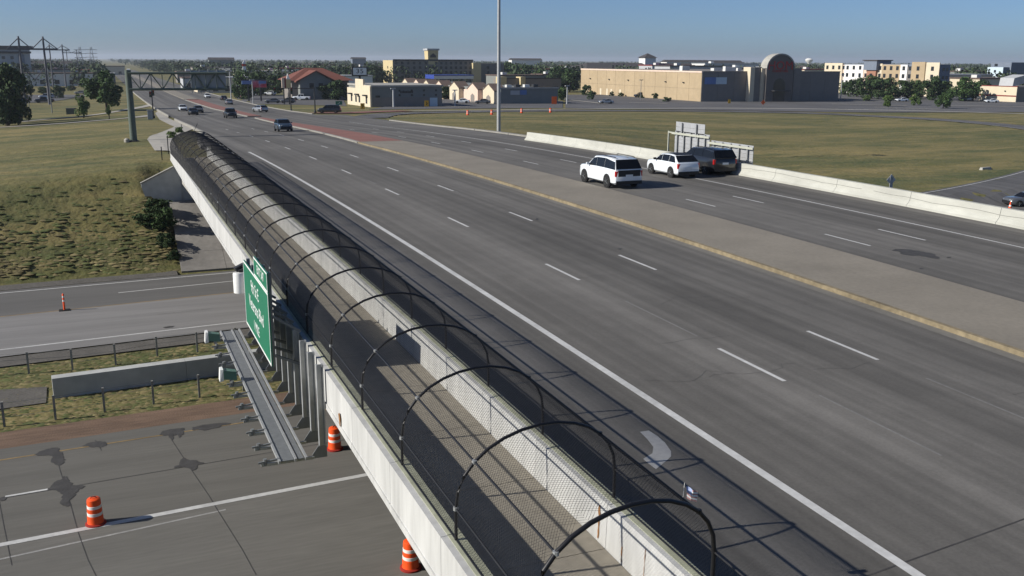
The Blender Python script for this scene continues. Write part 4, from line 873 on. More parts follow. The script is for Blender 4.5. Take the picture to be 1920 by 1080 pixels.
# shrubs and weeds by the slope paving and the fence end
for x, y, h, w, l in ((3.55, 74.2, 1.1, 1.3, 'lowest shrub beside the concrete slope paving'), (3.75, 76.2, 1.7, 1.6, 'tallest shrub beside the concrete slope paving'), (3.3, 78.0, 1.2, 1.8, 'shrub below the grey wing wall'), (2.3, 76.8, .9, 1.8, 'low shrub a step left of the slope paving shrubs'), (3.9, 72.9, .7, .9, 'small weed clump at the foot of the slope paving')):
    tree(l, (x, y, T(x, y)-.05), h, w, 'dark' if h < 1.5 else 'mid', 1, clear=0, name='shrub', trunk=False)
for px, py, l in ((337, 250, 'yellow green weed clump by the far end of the fence'), (322, 260, 'weed clump beside the pavement at the fence end')):
    P = gt(px, py); tree(l, P, .9, 1.2, 'light', 1, clear=0, name='shrub', trunk=False)
def tufts(name, m, n, area, hh, seed, cond=None):                    # low ragged clumps, each a small closed hump
    R_ = np.random.RandomState(seed); V = []; Fc = []
    while len(Fc) < n*5:
        x, y = area(R_)
        if cond and not cond(x, y, R_): continue
        z = T(x, y)+(roughness(x, y) if y > 72 else 0); s = hh*R_.uniform(.5, 1.4); k = len(V); w = s*R_.uniform(1.6, 3.2); a0 = R_.uniform(0, 6.28)
        V += [(x+math.cos(a0+q*1.257)*w*R_.uniform(.6, 1.4)*1.5, y+math.sin(a0+q*1.257)*w*R_.uniform(.6, 1.2), z-.03) for q in range(5)]+[(x+R_.uniform(-.5, .5)*w, y+R_.uniform(-.5, .5)*w, z+s*.8)]
        Fc += [(k+q, k+(q+1) % 5, k+5) for q in range(5)]
    me = bpy.data.meshes.new(name); me.from_pydata(V, [], Fc); me.materials.append(m); me.shade_smooth(); o = bpy.data.objects.new(name, me); COL.objects.link(o); return tag(o, kind='stuff')
def nz(x, y): return math.sin(x*.31+y*.11)+math.sin(y*.23-x*.17+1)+math.sin(x*.9+y*.5)*.5
hill = lambda R_: (R_.uniform(-19, 4.1), R_.uniform(71.8, 90))
lab = lambda o, l: tag(o, l, 'grass')
def hok(sg): return lambda x, y, R_: sg*nz(x, y) > R_.normal()*.9 and not (x > 2 and y > 79.6) and R_.uniform() < 1-sst(72.5, 84, y) and x > -19+abs(R_.normal())*2
lab(tufts('grass_blades', M['grassblade'], 700, hill, .08, 1, hok(1)), 'green grass blades on the hillside left of the bridge')
lab(tufts('dry_grass_blades', M['straw'], 700, hill, .08, 2, hok(-1)), 'dry grass blades on the hillside left of the bridge')
def med_ok(x, y, R_):
    u = (x-A[0])*.996+(y-A[1])*.085; v = (y-A[1])-(x-A[0])*.085
    return y < L6[0]+L6[1]*x-1.8 and y > N0[0]+N0[1]*x+2.2 and not (u > -.1 and -.05 < v < .7)
medr = lambda R_: (R_.uniform(-7.5, 8), R_.uniform(42, 54))
lab(tufts('grass_blades', M['grassblade'], 1200, medr, .06, 3, med_ok), 'green grass blades in the freeway median'); lab(tufts('dry_grass_blades', M['straw'], 1600, medr, .06, 4, med_ok), 'dry grass blades in the freeway median')
# ---- car parks
M['lot'] = mat('car_park_asphalt', (.105, .103, .105), .9, .1, .6, .2, .05, world=True)
sheet([(1060, 203.2), (1925, 211), (1925, 172), (1060, 178)], 24, 24, .10, M['lot'], 'car_park')
sheet([(690, 206), (1055, 203), (1055, 190), (800, 186)], 16, 20, .09, M['lot'], 'car_park')
sheet([(450, 196), (650, 199), (640, 180), (440, 178)], 14, 14, .09, M['lot'], 'car_park')
sheet([(-40, 196), (92, 192), (175, 178), (-40, 178)], 12, 12, .12, M['lot'], 'car_park')
for k_, (pts_, w_) in enumerate((([(1052, 186.5), (1090, 190.5), (1132, 195.5)], 1.6), ([(1560, 196), (1630, 197.5), (1700, 199)], 1.6), ([(1640, 202), (1700, 204), (1760, 206)], 1.4), ([(1600, 190), (1660, 191.5), (1730, 193)], 1.4), ([(1780, 199), (1850, 200), (1920, 201)], 1.8), ([(1180, 193), (1215, 194), (1250, 195.5)], 1.5), ([(1560, 184), (1600, 185), (1640, 186)], 1.2), ([(800, 199), (840, 200.5), (880, 202)], 1.5))):
    tag(ribbon([gt(*q) for q in pts_], w_, .2, M['sidewalk'], 'kerb_island'), kind='structure')
for k_ in range(16):
    q0 = gt(1600+k_*19, 207-k_*.1); ax = np.array([q0[0], q0[1]]); tag(ribbon([ax, ax+np.array([-1.5, 6])], .22, .13, M['white_line'], 'parking_stripe'), kind='structure')
# ---- buildings
M['tan'] = mat('tan_tilt_up_wall', (.40, .31, .195), .9, .07, .6, .08, .1); M['tan_dk'] = mat('taupe_and_shaded_wall', (.20, .185, .17), .9, .07, .6); M['cream'] = mat('cream_stucco', (.62, .54, .40), .9, .06, .6); M['pinkish'] = mat('blush_stucco', (.66, .52, .42), .9, .06, .6)  # tan_dk: taupe walls, and walls with shade put into the colour
M['yellow_st'] = mat('yellow_stucco', (.56, .46, .26), .9, .06, .6); M['brown_w'] = mat('brown_hotel_wall', (.22, .20, .18), .9, .06, .6); M['grey_w'] = mat('grey_wall', (.20, .21, .20), .9, .06, .6); M['grey_lt'] = mat('light_grey_wall', (.42, .43, .44), .9, .06, .6)
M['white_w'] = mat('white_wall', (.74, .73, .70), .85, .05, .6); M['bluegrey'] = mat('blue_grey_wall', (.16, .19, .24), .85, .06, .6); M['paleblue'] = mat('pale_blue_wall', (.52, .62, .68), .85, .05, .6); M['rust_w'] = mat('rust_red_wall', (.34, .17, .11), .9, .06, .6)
M['red_roof'] = mat('red_metal_roof', (.17, .062, .042), .75, .12, .8, stretch=(1, 1, 1)); M['dark_roof'] = mat('dark_shingle_roof', (.06, .055, .055), .9, .15, .8); M['brown_roof'] = mat('brown_roof', (.12, .085, .07), .9, .12, .8); M['win'] = mat('window_glass', (.02, .024, .03), .12, 0, spec=.6)
M['red_letter'] = mat('red_letters', (.42, .03, .025), .5, .05, 2); M['blue_banner'] = mat('blue_banner', (.12, .2, .42), .6, .1, .8); M['blue_trim'] = mat('blue_trim', (.03, .06, .30), .5, .05, 1); M['maroon'] = mat('maroon_trim', (.2, .03, .025), .7, .05, 1); M['roof_white'] = mat('white_roof_membrane', (.62, .62, .60), .8, .1, .4)
UB = {}
def ubox(m):
    if m.name not in UB: b = MB(); b.box(-.5, .5, -.5, .5, -.5, .5); UB[m.name] = b.mesh('window', m)
    return UB[m.name]
class Blk:
    def __init__(s, name, label, cat, pxc, pyb, pxl, pxr, pyt, wm, zg=None, depth=None, roof=None, P=None, par=.0):
        P = np.array(P, float) if P is not None else (gt(pxc, pyb) if zg is None else gp(pxc, pyb, zg)); s.x0, s.y0 = P[0], P[1]; s.z0 = P[2]-.3; s.zg = P[2]
        s.x1 = xcol(pxr, s.y0, P[2]) if pxr is not None else s.x0+18; s.y1 = ycol(pxl, s.x0, P[2]) if pxl is not None else s.y0+18
        if depth: s.y1 = s.y0+depth
        s.z1 = ztop(pyt, P); s.r = thing(name, label, cat, P); s.box('wall', s.x0, s.x1, s.y0, s.y1, s.z0, s.z1, wm)
        if roof: s.box('roof', s.x0-.25, s.x1+.25, s.y0-.25, s.y1+.25, s.z1, s.z1+.35, roof)
    def box(s, nm, x0, x1, y0, y1, z0, z1, m): b = MB(); b.box(x0, x1, y0, y1, z0, z1); return b.build(nm, m, s.r)
    def wins(s, face, n, f0, f1, rows, z, dz, w, h, m=None, nm='window', proud=.02):
        m = m or M['win']; o = wloc(s.r)
        for j in range(rows):
            for i in range(n):
                f = f0+(f1-f0)*(i+.5)/n; zz = z+dz*j
                if face == 'N': c = (s.x0+(s.x1-s.x0)*f, s.y0, zz); sc = (w, 2*proud+.06, h)
                else: c = (s.x0, s.y0+(s.y1-s.y0)*f, zz); sc = (2*proud+.06, w, h)
                inst(ubox(m), nm, s.r, (c[0]-o.x, c[1]-o.y, c[2]-o.z), sc)
# the tan store with the arched entrance
b0 = Blk('furniture_store', 'huge tan store with a dark front and arched red lettered entrance', 'store', 1314, 191, 1089, 1571, 134, M['tan_dk'])  # front walls: the tan darkened, shade put into the colour
n = 12
for i in range(n):
    ya, yb = b0.y0+.05+(b0.y1-b0.y0)*i/n, b0.y0+(b0.y1-b0.y0)*(i+1)/n-.05
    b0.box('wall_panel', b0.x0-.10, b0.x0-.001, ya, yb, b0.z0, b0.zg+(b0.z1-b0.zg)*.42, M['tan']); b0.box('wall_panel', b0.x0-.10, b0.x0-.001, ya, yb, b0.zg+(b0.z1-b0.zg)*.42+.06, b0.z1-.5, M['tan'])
b0.box('coping', b0.x0-.25, b0.x0+.3, b0.y0-.1, b0.y1, b0.z1-.45, b0.z1+.12, M['pinkish'])
b0.box('coping', b0.x0+.35, b0.x1+.1, b0.y0-.15, b0.y0+.3, b0.z1-.1, b0.z1+.1, M['tan_dk'])
for f in (.12, .25, .55, .72, .9): yy = b0.y0+(b0.y1-b0.y0)*f; b0.box('wall_lamp', b0.x0-.6, b0.x0-.101, yy-.35, yy+.35, b0.zg+6.0, b0.zg+6.35, M['dark'])
for f in (.62, .70, .74, .80, .93): yy = b0.y0+(b0.y1-b0.y0)*f; b0.box('door', b0.x0-.16, b0.x0-.101, yy-.7, yy+.7, b0.zg, b0.zg+2.5, M['cream'])
nn = 9
for i in range(nn):
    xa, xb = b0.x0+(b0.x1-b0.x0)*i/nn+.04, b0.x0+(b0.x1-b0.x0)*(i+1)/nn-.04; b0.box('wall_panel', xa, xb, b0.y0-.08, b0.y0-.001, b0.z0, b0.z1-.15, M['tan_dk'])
xe0, xe1 = xcol(1434, b0.y0-3, b0.zg), xcol(1484, b0.y0-3, b0.zg); ye = b0.y0-3; xm = .5*(xe0+xe1); hw_ = .5*(xe1-xe0); Pm = np.array([xm, ye, b0.zg]); zsh = ztop(131, Pm); zap = ztop(103, Pm)
pts = [(xe0, ye, b0.z0), (xe1, ye, b0.z0), (xe1, ye, zsh)]+[(xm+hw_*math.cos(t), ye, zsh+(zap-zsh)*math.sin(t)) for t in np.linspace(.15, math.pi-.15, 13)]+[(xe0, ye, zsh)]
b = MB(); b.prism(pts, (0, 3, 0)); ent = b.build('entrance_arch', mat('brown_entrance_wall', (.15, .132, .12), .9, .07, .6), b0.r)
b = MB()
arc = [(xm+hw_*math.cos(t), zsh+(zap-zsh)*math.sin(t)) for t in np.linspace(.0, math.pi, 15)]
b.grid([[(x*1.0+(x-xm)*.06, y, z+.5) for x, z in arc] for y in (ye-.4, ye+3.2)]); b.grid([[(x+(x-xm)*.06, ye-.4, z+.5) for x, z in arc], [(x, ye-.4, z) for x, z in arc]]); b.build('arch_roof', M['concrete'], ent)
zo = ztop(147, Pm); wo = hw_*.42; zd = ztop(160, Pm)
pts = [(xm-wo, ye-.12, b0.z0), (xm+wo, ye-.12, b0.z0), (xm+wo, ye-.12, zd)]+[(xm+wo*math.cos(t), ye-.12, zd+(zo-zd)*math.sin(t)) for t in np.linspace(.2, math.pi-.2, 9)]+[(xm-wo, ye-.12, zd)]
b = MB(); b.prism(pts, (0, .1, 0)); b.build('entrance_glass', M['win'], ent)
b0.box('canopy', xm-wo*1.4, xm+wo*1.4, ye-2, ye, ztop(171, Pm), ztop(169, Pm), M['dark'])
text_obj('HOM', ztop(113, Pm)-ztop(130, Pm)+1.1, M['red_letter'], 'lettering', ent, (xm, ye-.1, ztop(123.5, Pm)), (math.pi/2, 0, 0), .08, local=False, sx=1.12)
text_obj('FURNITURE', 1.15, M['red_letter'], 'lettering', ent, (xm, ye-.1, ztop(133.5, Pm)), (math.pi/2, 0, 0), .06, local=False, sx=1.1)
for a, c, t in ((1404, 1412, 126), (1425, 1432, 128)): b0.box('entrance_wing', xcol(a, ye+1, b0.zg), xcol(c, ye+1, b0.zg), ye+1, ye+5, b0.z0, ztop(t, np.array([xcol(a, ye+1, b0.zg), ye+1, b0.zg])), M['cream'])
b0.box('entrance_wing', xcol(1485, ye+1, b0.zg), xcol(1499, ye+1, b0.zg), ye+1, ye+4, b0.z0, ztop(128, np.array([xcol(1485, ye+1, b0.zg), ye+1, b0.zg])), M['tan_dk'])
b0.box('entrance_wing', xcol(1412, ye+1.5, b0.zg), xcol(1425, ye+1.5, b0.zg), ye+1.6, ye+5, b0.z0, b0.z1+1.5, M['tan_dk'])
Pn = np.array([b0.x0, b0.y0, b0.zg]); b0.box('banner', xcol(1319, b0.y0, b0.zg), xcol(1340, b0.y0, b0.zg)-.05, b0.y0-.2, b0.y0-.09, ztop(158, Pn), ztop(145, Pn), M['blue_banner']); b0.box('banner', xcol(1340, b0.y0, b0.zg), xcol(1360, b0.y0, b0.zg), b0.y0-.2, b0.y0-.09, ztop(158, Pn), ztop(145, Pn), M['paleblue'])
rr_ = random.Random(5)
for k in range(9):
    x = b0.x0+6+k*4.6; y = b0.y0+rr_.uniform(8, 30); s = rr_.uniform(1, 2.2); b0.box('roof_unit', x, x+s*1.6, y, y+s, b0.z1, b0.z1+rr_.uniform(.8, 1.7), M['roof_white'])
# low dark roofed building behind it, with a cupola
b1 = Blk('dark_roof_building', 'long low building with a dark roof behind the tan store', 'building', 1100, 150, 1060, 1330, 131, M['brown_w'], zg=G0, depth=40)
b = MB(); z1 = b1.z1; b.prism([(b1.x0-1, b1.y0-1, z1), (b1.x0-1, b1.y0+41, z1), (b1.x0+10, b1.y0+20, ztop(117.5, (b1.x0, b1.y0+20, z1)))], (b1.x1-b1.x0+2, 0, 0)); b.build('roof', M['dark_roof'], b1.r)
cxa, cxb = xcol(1209, b1.y0+15, z1), xcol(1229, b1.y0+15, z1); zc1 = ztop(108, (cxa, b1.y0+15, z1)); b1.box('cupola', cxa, cxb, b1.y0+15, b1.y0+15+(cxb-cxa), z1, zc1, M['white_w'])
b = MB(); c5 = (cxb-cxa); b.v += [(cxa-1, b1.y0+14, zc1), (cxb+1, b1.y0+14, zc1), (cxb+1, b1.y0+16+c5, zc1), (cxa-1, b1.y0+16+c5, zc1), ((cxa+cxb)/2, b1.y0+15+c5/2, zc1+c5*.35)]; b.f += [(0, 1, 4), (1, 2, 4), (2, 3, 4), (3, 0, 4), (3, 2, 1, 0)]; b.build('cupola_roof', M['dark_roof'], b1.r)
# gabled strip mall
b2 = Blk('gabled_shops', 'row of cream gabled shops ending in a dark blank wall by the tall pole', 'shops', 939, 195, 764, 1046, 167, M['grey_w'])
b2.box('coping', b2.x0-.2, b2.x1+.2, b2.y0-.25, b2.y0+.25, b2.z1, b2.z1+.5, M['concrete']); b2.box('facade', b2.x0-.35, b2.x0-.01, b2.y0, b2.y1, b2.z0, b2.z1-.9, M['pinkish'])
hh = b2.z1-b2.zg
for k, cpx in enumerate((927, 897, 862, 833, 809, 790, 769)):
    yc = ycol(cpx, b2.x0, b2.zg); w = 4.6; x = b2.x0-.36
    b = MB(); b.prism([(x, yc-w, b2.z0), (x, yc-w, b2.zg+hh*.86), (x, yc, b2.zg+hh*1.28), (x, yc+w, b2.zg+hh*.86), (x, yc+w, b2.z0)], (-1.6, 0, 0)); ga = b.build('gable', M['pinkish'] if k % 2 else M['cream'], b2.r)
    b = MB(); b.prism([(x-1.61, yc-1.7, b2.z0), (x-1.61, yc-1.7, b2.zg+hh*.42), (x-1.61, yc, b2.zg+hh*.58), (x-1.61, yc+1.7, b2.zg+hh*.42), (x-1.61, yc+1.7, b2.z0)], (-.05, 0, 0)); b.build('archway', M['brown_w'], ga)
    b = MB(); b.prism([(x-1.7, yc-w-.3, b2.zg+hh*.84), (x-1.7, yc, b2.zg+hh*1.29), (x-1.7, yc+w+.3, b2.zg+hh*.84), (x-1.7, yc+w+.3, b2.zg+hh*.9), (x-1.7, yc, b2.zg+hh*1.35), (x-1.7, yc-w-.3, b2.zg+hh*.9)], (4, 0, 0)); b.build('gable_roof', M['brown_roof'], ga)
Pn = np.array([b2.x0, b2.y0, b2.zg]); b2.box('banner', xcol(957, b2.y0, b2.zg), xcol(974, b2.y0, b2.zg), b2.y0-.12, b2.y0-.01, ztop(178, Pn), ztop(170, Pn), M['grey_lt']); b2.box('banner', xcol(975, b2.y0, b2.zg), xcol(987, b2.y0, b2.zg), b2.y0-.12, b2.y0-.01, ztop(178, Pn), ztop(169, Pn), M['blue_banner'])
for k in range(4): x = b2.x0+4+k*3.4; b2.box('roof_unit', x, x+1.6, b2.y0+5+k, b2.y0+6.6+k, b2.z1, b2.z1+1.1, M['dark'] if k % 2 else M['roof_white'])
# grey restaurant block
b3 = Blk('grey_shop_building', 'grey flat roofed building with a cream stepped side facing left', 'building', 698, 201, 655, 829, 161, M['grey_w'])
hh = b3.z1-b3.zg; Pn = np.array([b3.x0, b3.y0, b3.zg])
b3.box('cornice', b3.x0-.3, b3.x1+.3, b3.y0-.35, b3.y1+.3, b3.z1-.35, b3.z1+.15, M['concrete']); b3.box('base_course', b3.x0+.1, b3.x1, b3.y0-.08, b3.y0-.001, b3.z0, b3.zg+hh*.45, M['brown_w'])
b3.wins('N', 1, .06, .1, 1, b3.zg+hh*.38, 1, 1.2, 1.8); b3.wins('N', 4, .3, 1., 2, b3.zg+hh*.55, hh*.22, .5, .5); b3.box('door', b3.x0+(b3.x1-b3.x0)*.82, b3.x0+(b3.x1-b3.x0)*.93, b3.y0-.14, b3.y0-.081, b3.zg, b3.zg+hh*.42, M['paleblue'])
for k in range(9): x = xcol(751+k*2.7, b3.y0, b3.zg); b3.box('sign_letter', x, x+.28, b3.y0-.1, b3.y0-.01, ztop(175, Pn), ztop(171.5-(k % 3)*.6, Pn), M['dark'])
for f0_, f1_, t in ((0, .28, 1.0), (.28, .62, 1.28), (.62, 1, .82)): b3.box('cream_facade', b3.x0-.5, b3.x0-.01, b3.y0+(b3.y1-b3.y0)*f0_, b3.y0+(b3.y1-b3.y0)*f1_-.02, b3.z0, b3.zg+hh*t, M['cream'])
for f in (.15, .45, .6, .8): yy = b3.y0+(b3.y1-b3.y0)*f; b3.box('window', b3.x0-.56, b3.x0-.501, yy-.8, yy+.8, b3.zg+.8, b3.zg+2.6, M['win'])
for f in (.15, .5, .8): yy = b3.y0+(b3.y1-b3.y0)*f; b3.box('awning', b3.x0-1.4, b3.x0-.51, yy-1.2, yy+1.2, b3.zg+2.75, b3.zg+3.1, M['dark'])
# red roofed restaurant
b4 = Blk('red_roof_restaurant', 'two storey brick restaurant under a wide red hipped roof', 'restaurant', 548, 187, 533, 655, 151, M['brown_w'])
x0, x1, y0, y1, z1 = b4.x0-1.5, b4.x1+1.5, b4.y0-1.5, b4.y1+4, b4.z1; zr_ = ztop(128, (.5*(x0+x1), y0, z1)); ym = .5*(y0+y1)
b = MB(); b.v += [(x0, y0, z1), (x1, y0, z1), (x1, y1, z1), (x0, y1, z1), (x0+(x1-x0)*.36, ym, zr_), (x0+(x1-x0)*.62, ym, zr_)]; b.f += [(0, 1, 5, 4), (1, 2, 5), (2, 3, 4, 5), (3, 0, 4), (3, 2, 1, 0)]; b.build('roof', M['red_roof'], b4.r)
xm_ = xcol(594, b4.y0-4, b4.zg); gw = .24*(x1-x0); zg_ = ztop(134, (xm_, b4.y0-4, z1))
b = MB(); b.prism([(xm_-gw, b4.y0-4, b4.z0), (xm_+gw, b4.y0-4, b4.z0), (xm_+gw, b4.y0-4, z1), (xm_, b4.y0-4, zg_), (xm_-gw, b4.y0-4, z1)], (0, 6, 0)); gf = b.build('front_gable', M['grey_w'], b4.r)
for s in (-1, 1): b = MB(); b.hexa([(xm_, b4.y0-5, zg_), (xm_+s*(gw+1.4), b4.y0-5, z1-.5), (xm_+s*(gw+1.4), ym, z1-.5), (xm_, ym, zg_), (xm_, b4.y0-5, zg_+.35), (xm_+s*(gw+1.4), b4.y0-5, z1-.15), (xm_+s*(gw+1.4), ym, z1-.15), (xm_, ym, zg_+.35)]); b.build('gable_roof', M['red_roof'], gf)
for k in (-1, 1): b4.box('window', xm_+k*1.5-.7, xm_+k*1.5+.7, b4.y0-4.08, b4.y0-4.001, z1-2.6, z1-.8, M['win'])
b4.wins('N', 5, .05, .95, 1, b4.zg+1.8, 1, 1.6, 1.6); b4.wins('N', 2, .7, 1., 1, z1-1.7, 1, 1.2, 1.4)
b4.box('low_wing', b4.x1, b4.x1+5, b4.y0+1, b4.y1, b4.z0, b4.zg+3.6, M['brown_w']); b4.box('low_wing_roof', b4.x1-.3, b4.x1+5.4, b4.y0+.5, b4.y1, b4.zg+3.6, b4.zg+4.2, M['maroon'])
# hotel with the flared tower
b5 = Blk('tower_hotel', 'long brown hotel with a yellow end wall and a flared rooftop tower', 'hotel', 738, 158, 720, 887, 114, M['brown_w'], zg=G0)
h5 = (b5.z1-b5.zg)/5
b5.box('end_wall', b5.x0-.3, b5.x0-.01, b5.y0, b5.y1, b5.z0, b5.z1+.3, M['yellow_st']); b5.box('parapet', b5.x0, b5.x1, b5.y0-.3, b5.y0+.3, b5.z1, b5.z1+.9, M['dark_roof'])
b5.wins('N', 6, .0, .44, 5, b5.zg+h5*.55, h5, 1.5, 1.5); b5.wins('N', 8, .5, 1., 5, b5.zg+h5*.55, h5, 1.5, 1.5); b5.wins('E', 1, .3, .7, 4, b5.zg+h5*.6, h5, 1.4, 1.4, proud=.35)
xb0, xb1 = xcol(886, b5.y0-2, b5.zg), xcol(901, b5.y0-2, b5.zg); b5.box('bay', xb0, xb1, b5.y0-3, b5.y0+8, b5.z0, b5.z1-1, M['yellow_st'])
b5.box('wing', xb1, xcol(945, b5.y0+3, b5.zg), b5.y0+3, b5.y0+16, b5.z0, b5.z1-1.2, M['brown_w'])
for k in range(4): x = xcol(915, b5.y0+3, b5.zg); b5.box('window', x-.8, x+.8, b5.y0+2.9, b5.y0+2.999, b5.zg+h5*(k+.55)-.8, b5.zg+h5*(k+.55)+.8, M['win'])
tx0, tx1 = xcol(803, b5.y0, b5.z1), xcol(821, b5.y0, b5.z1); tw = tx1-tx0; zt_ = ztop(91, (tx0, b5.y0, b5.z1)); e = .9
b = MB(); b.hexa([(tx0, b5.y0, b5.z1-2), (tx1, b5.y0, b5.z1-2), (tx1, b5.y0+tw, b5.z1-2), (tx0, b5.y0+tw, b5.z1-2), (tx0-e*.3, b5.y0-e*.3, zt_-1), (tx1+e*.3, b5.y0-e*.3, zt_-1), (tx1+e*.3, b5.y0+tw+e, zt_-1), (tx0-e*.3, b5.y0+tw+e, zt_-1)]); tower = b.build('tower', M['yellow_st'], b5.r)
b = MB(); b.box(tx0-.8, tx1+.8, b5.y0-.8, b5.y0+tw+1.2, zt_-1, zt_); b.build('tower_roof', M['grey_lt'], tower)
b = MB(); b.prism([(tx0+tw*.2, b5.y0-.35, zt_-5), (tx0+tw*.8, b5.y0-.35, zt_-5), (tx0+tw*.8, b5.y0-.35, zt_-4), (tx0+tw*.5, b5.y0-.35, zt_-2.6), (tx0+tw*.2, b5.y0-.35, zt_-4)], (0, .1, 0)); b.build('emblem', M['dark'], tower)
# fuel canopy
Pc = gp(812, 166, G0); cn = thing('fuel_canopy', 'flat white fuel station canopy with a blue edge before the hotel', 'canopy', Pc); xa = xcol(814, Pc[1], 0); xb = xcol(888, Pc[1], 0); zc_ = ztop(148, np.array([xa, Pc[1], G0]))
b = MB(); b.box(xa, xb, Pc[1], Pc[1]+14, zc_, zc_+1.5); b.build('roof', M['white_w'], cn); b = MB(); b.box(xa-.1, xb+.1, Pc[1]-.1, Pc[1]+14.1, zc_+1.5, zc_+1.95); b.build('blue_band', M['blue_trim'], cn); b = MB(); b.box(xa-.08, xa-.01, Pc[1], Pc[1]+14, zc_, zc_+1.45); b.build('blue_end', M['blue_trim'], cn)
for k in range(3):
    for q in (3, 11): x = xa+(xb-xa)*(k+.5)/3; b = MB(); b.box(x-.25, x+.25, Pc[1]+q-.25, Pc[1]+q+.25, G0, zc_); b.build('column', M['grey_lt'], cn)
# dark shops with pale towers behind the strip mall
b6 = Blk('brown_shops', 'brown shops with two yellow gabled towers behind the dark strip mall', 'shops', 938, 176, 925, 1052, 148, M['brown_w'], zg=G0)
for a, c in ((938, 950), (976, 985)): x = xcol(a, b6.y0-2, b6.zg); w = xcol(c, b6.y0-2, b6.zg)-x; b6.box('tower', x, x+w, b6.y0-2, b6.y0+3, b6.z0, b6.z1+.9, M['yellow_st'])
b6.wins('N', 6, .45, .95, 1, b6.zg+2, 1, 2.2, 2.0); b6.box('roof_edge', b6.x0, b6.x1+.2, b6.y0-.3, b6.y0+.2, b6.z1, b6.z1+.4, M['dark_roof'])
# pale hotels on the right: lit long sides run away to the left
b7 = Blk('pale_hotel', 'pale hotel of white and tan bays with a blue centre block on the right', 'hotel', 1757, 182, 1545, 1776, 121, M['bluegrey'], zg=G0); hs = (b7.z1-b7.zg)/4
for a, c, m, out, dz in ((1757, 1732, 'cream', 0, .8), (1732, 1707, 'tan', .5, 1.0), (1707, 1699, 'tan_dk', .1, -1.2), (1699, 1686, 'white_w', .4, -.2), (1686, 1651, 'tan', .2, -.2), (1651, 1643, 'cream', .0, .2), (1643, 1626, 'rust_w', 1.0, -.8), (1626, 1617, 'pinkish', .1, .4), (1617, 1582, 'white_w', .3, -.4), (1582, 1578, 'pinkish', 0, -.5), (1578, 1545, 'cream', .4, .3)):
    ya, yb = ycol(a, b7.x0, b7.zg), ycol(c, b7.x0, b7.zg); bay = b7.box('bay', b7.x0-.4-out, b7.x0-.01, ya+.02, yb-.02, b7.z0, b7.z1+dz, M[m])
    nwin = {35: 3, 33: 3}.get(a-c, 1)
    for i in range(nwin):
        for j in range(1, 4):
            yy = ya+(yb-ya)*(i+.5)/nwin; zz = b7.zg+hs*(j+.5); b = MB(); b.box(b7.x0-.46-out, b7.x0-.401-out, yy-.75, yy+.75, zz-.9, zz+.8); b.build('window', M['win'], bay)
ya, yb = ycol(1646, b7.x0, b7.zg), ycol(1622, b7.x0, b7.zg); b7.box('blue_block', b7.x0-2.2, b7.x0+6, ya, yb, b7.z1-2.6, b7.z1+1.4, M['bluegrey']); b7.box('roof_cap', b7.x0-2.6, b7.x0+6.4, ya-.6, yb+.6, b7.z1+1.4, b7.z1+1.8, M['dark_roof'])
b7.wins('N', 2, .2, .9, 3, b7.zg+hs*1.4, hs, 1.2, 1.4)
b8 = Blk('cream_restaurant', 'cream restaurant with a dark red stripe at the right edge', 'restaurant', 1905, 192, 1836, 1990, 163, M['tan_dk']); hh = b8.z1-b8.zg  # taupe north wall: the cream with its shade put into the colour
b8.box('front', b8.x0-.3, b8.x0-.01, b8.y0, b8.y1, b8.z0, b8.z1, M['cream']); b8.box('red_stripe', b8.x0-.36, b8.x0-.301, b8.y0, b8.y1, b8.zg+hh*.36, b8.zg+hh*.44, M['maroon']); b8.box('red_edge', b8.x0-.4, b8.x0+.2, b8.y0-.2, b8.y1, b8.z1, b8.z1+.25, M['maroon'])
for f in (.3, .78): yy = b8.y0+(b8.y1-b8.y0)*f; b8.box('wall_lamp', b8.x0-.6, b8.x0-.301, yy-.3, yy+.3, b8.zg+hh*.68, b8.zg+hh*.74, M['dark'])
b = MB(); b.prism([(b8.x0+2, b8.y0+4, b8.z1), (b8.x0+2, b8.y0+10, b8.z1), (b8.x0+2.5, b8.y0+10, b8.z1+3), (b8.x0+2.5, b8.y0+4, b8.z1+3)], (6, 0, 1.2)); b.build('roof_sign', M['grey_lt'], b8.r)
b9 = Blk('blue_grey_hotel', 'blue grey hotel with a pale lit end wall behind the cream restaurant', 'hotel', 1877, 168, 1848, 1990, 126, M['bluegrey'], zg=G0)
b9.box('end_wall', b9.x0-.3, b9.x0-.01, b9.y0, b9.y1, b9.z0, b9.z1, M['paleblue']); b9.wins('E', 1, .35, .65, 4, b9.zg+3, 3.2, 1.4, 1.4, proud=.33); x = xcol(1896, b9.y0-1, b9.z1); b9.box('tower', x, x+20, b9.y0-1, b9.y0+12, b9.z0, ztop(117, (x, b9.y0, b9.z1)), M['bluegrey'])  # pale end wall: sunlight on it is put into the colour
# left hotel
b10 = Blk('left_hotel', 'grey hotel with a dark roof band behind the trees on the left', 'hotel', 62, 150, None, None, 92, M['grey_lt'], zg=G0, depth=30, P=(gp(-60, 156, G0)))
xr = xcol(62, b10.y0, b10.zg); b10.box('front', b10.x0+.1, xr, b10.y0-.3, b10.y0-.01, b10.z0, b10.z1, M['grey_lt']); b10.box('roof', b10.x0-1, xr+.6, b10.y0-1, b10.y0+30, b10.z1, b10.z1+2.0, M['dark_roof']); b10.box('roof_band', b10.x0-1, xr+.7, b10.y0-1.2, b10.y0-.31, b10.z1-2.1, b10.z1-1.0, M['dark_roof'])
b10.box('dark_bay', xcol(40, b10.y0, b10.zg), xcol(51, b10.y0, b10.zg), b10.y0-.5, b10.y0-.301, b10.z0, b10.z1-2.6, M['bluegrey'])
for px in (-10, 12, 28):
    for j in range(4): x = xcol(px, b10.y0, b10.zg); b10.box('window', x-.8, x+.8, b10.y0-.36, b10.y0-.301, b10.z1-5.2-j*3.2, b10.z1-3.6-j*3.2, M['win'])
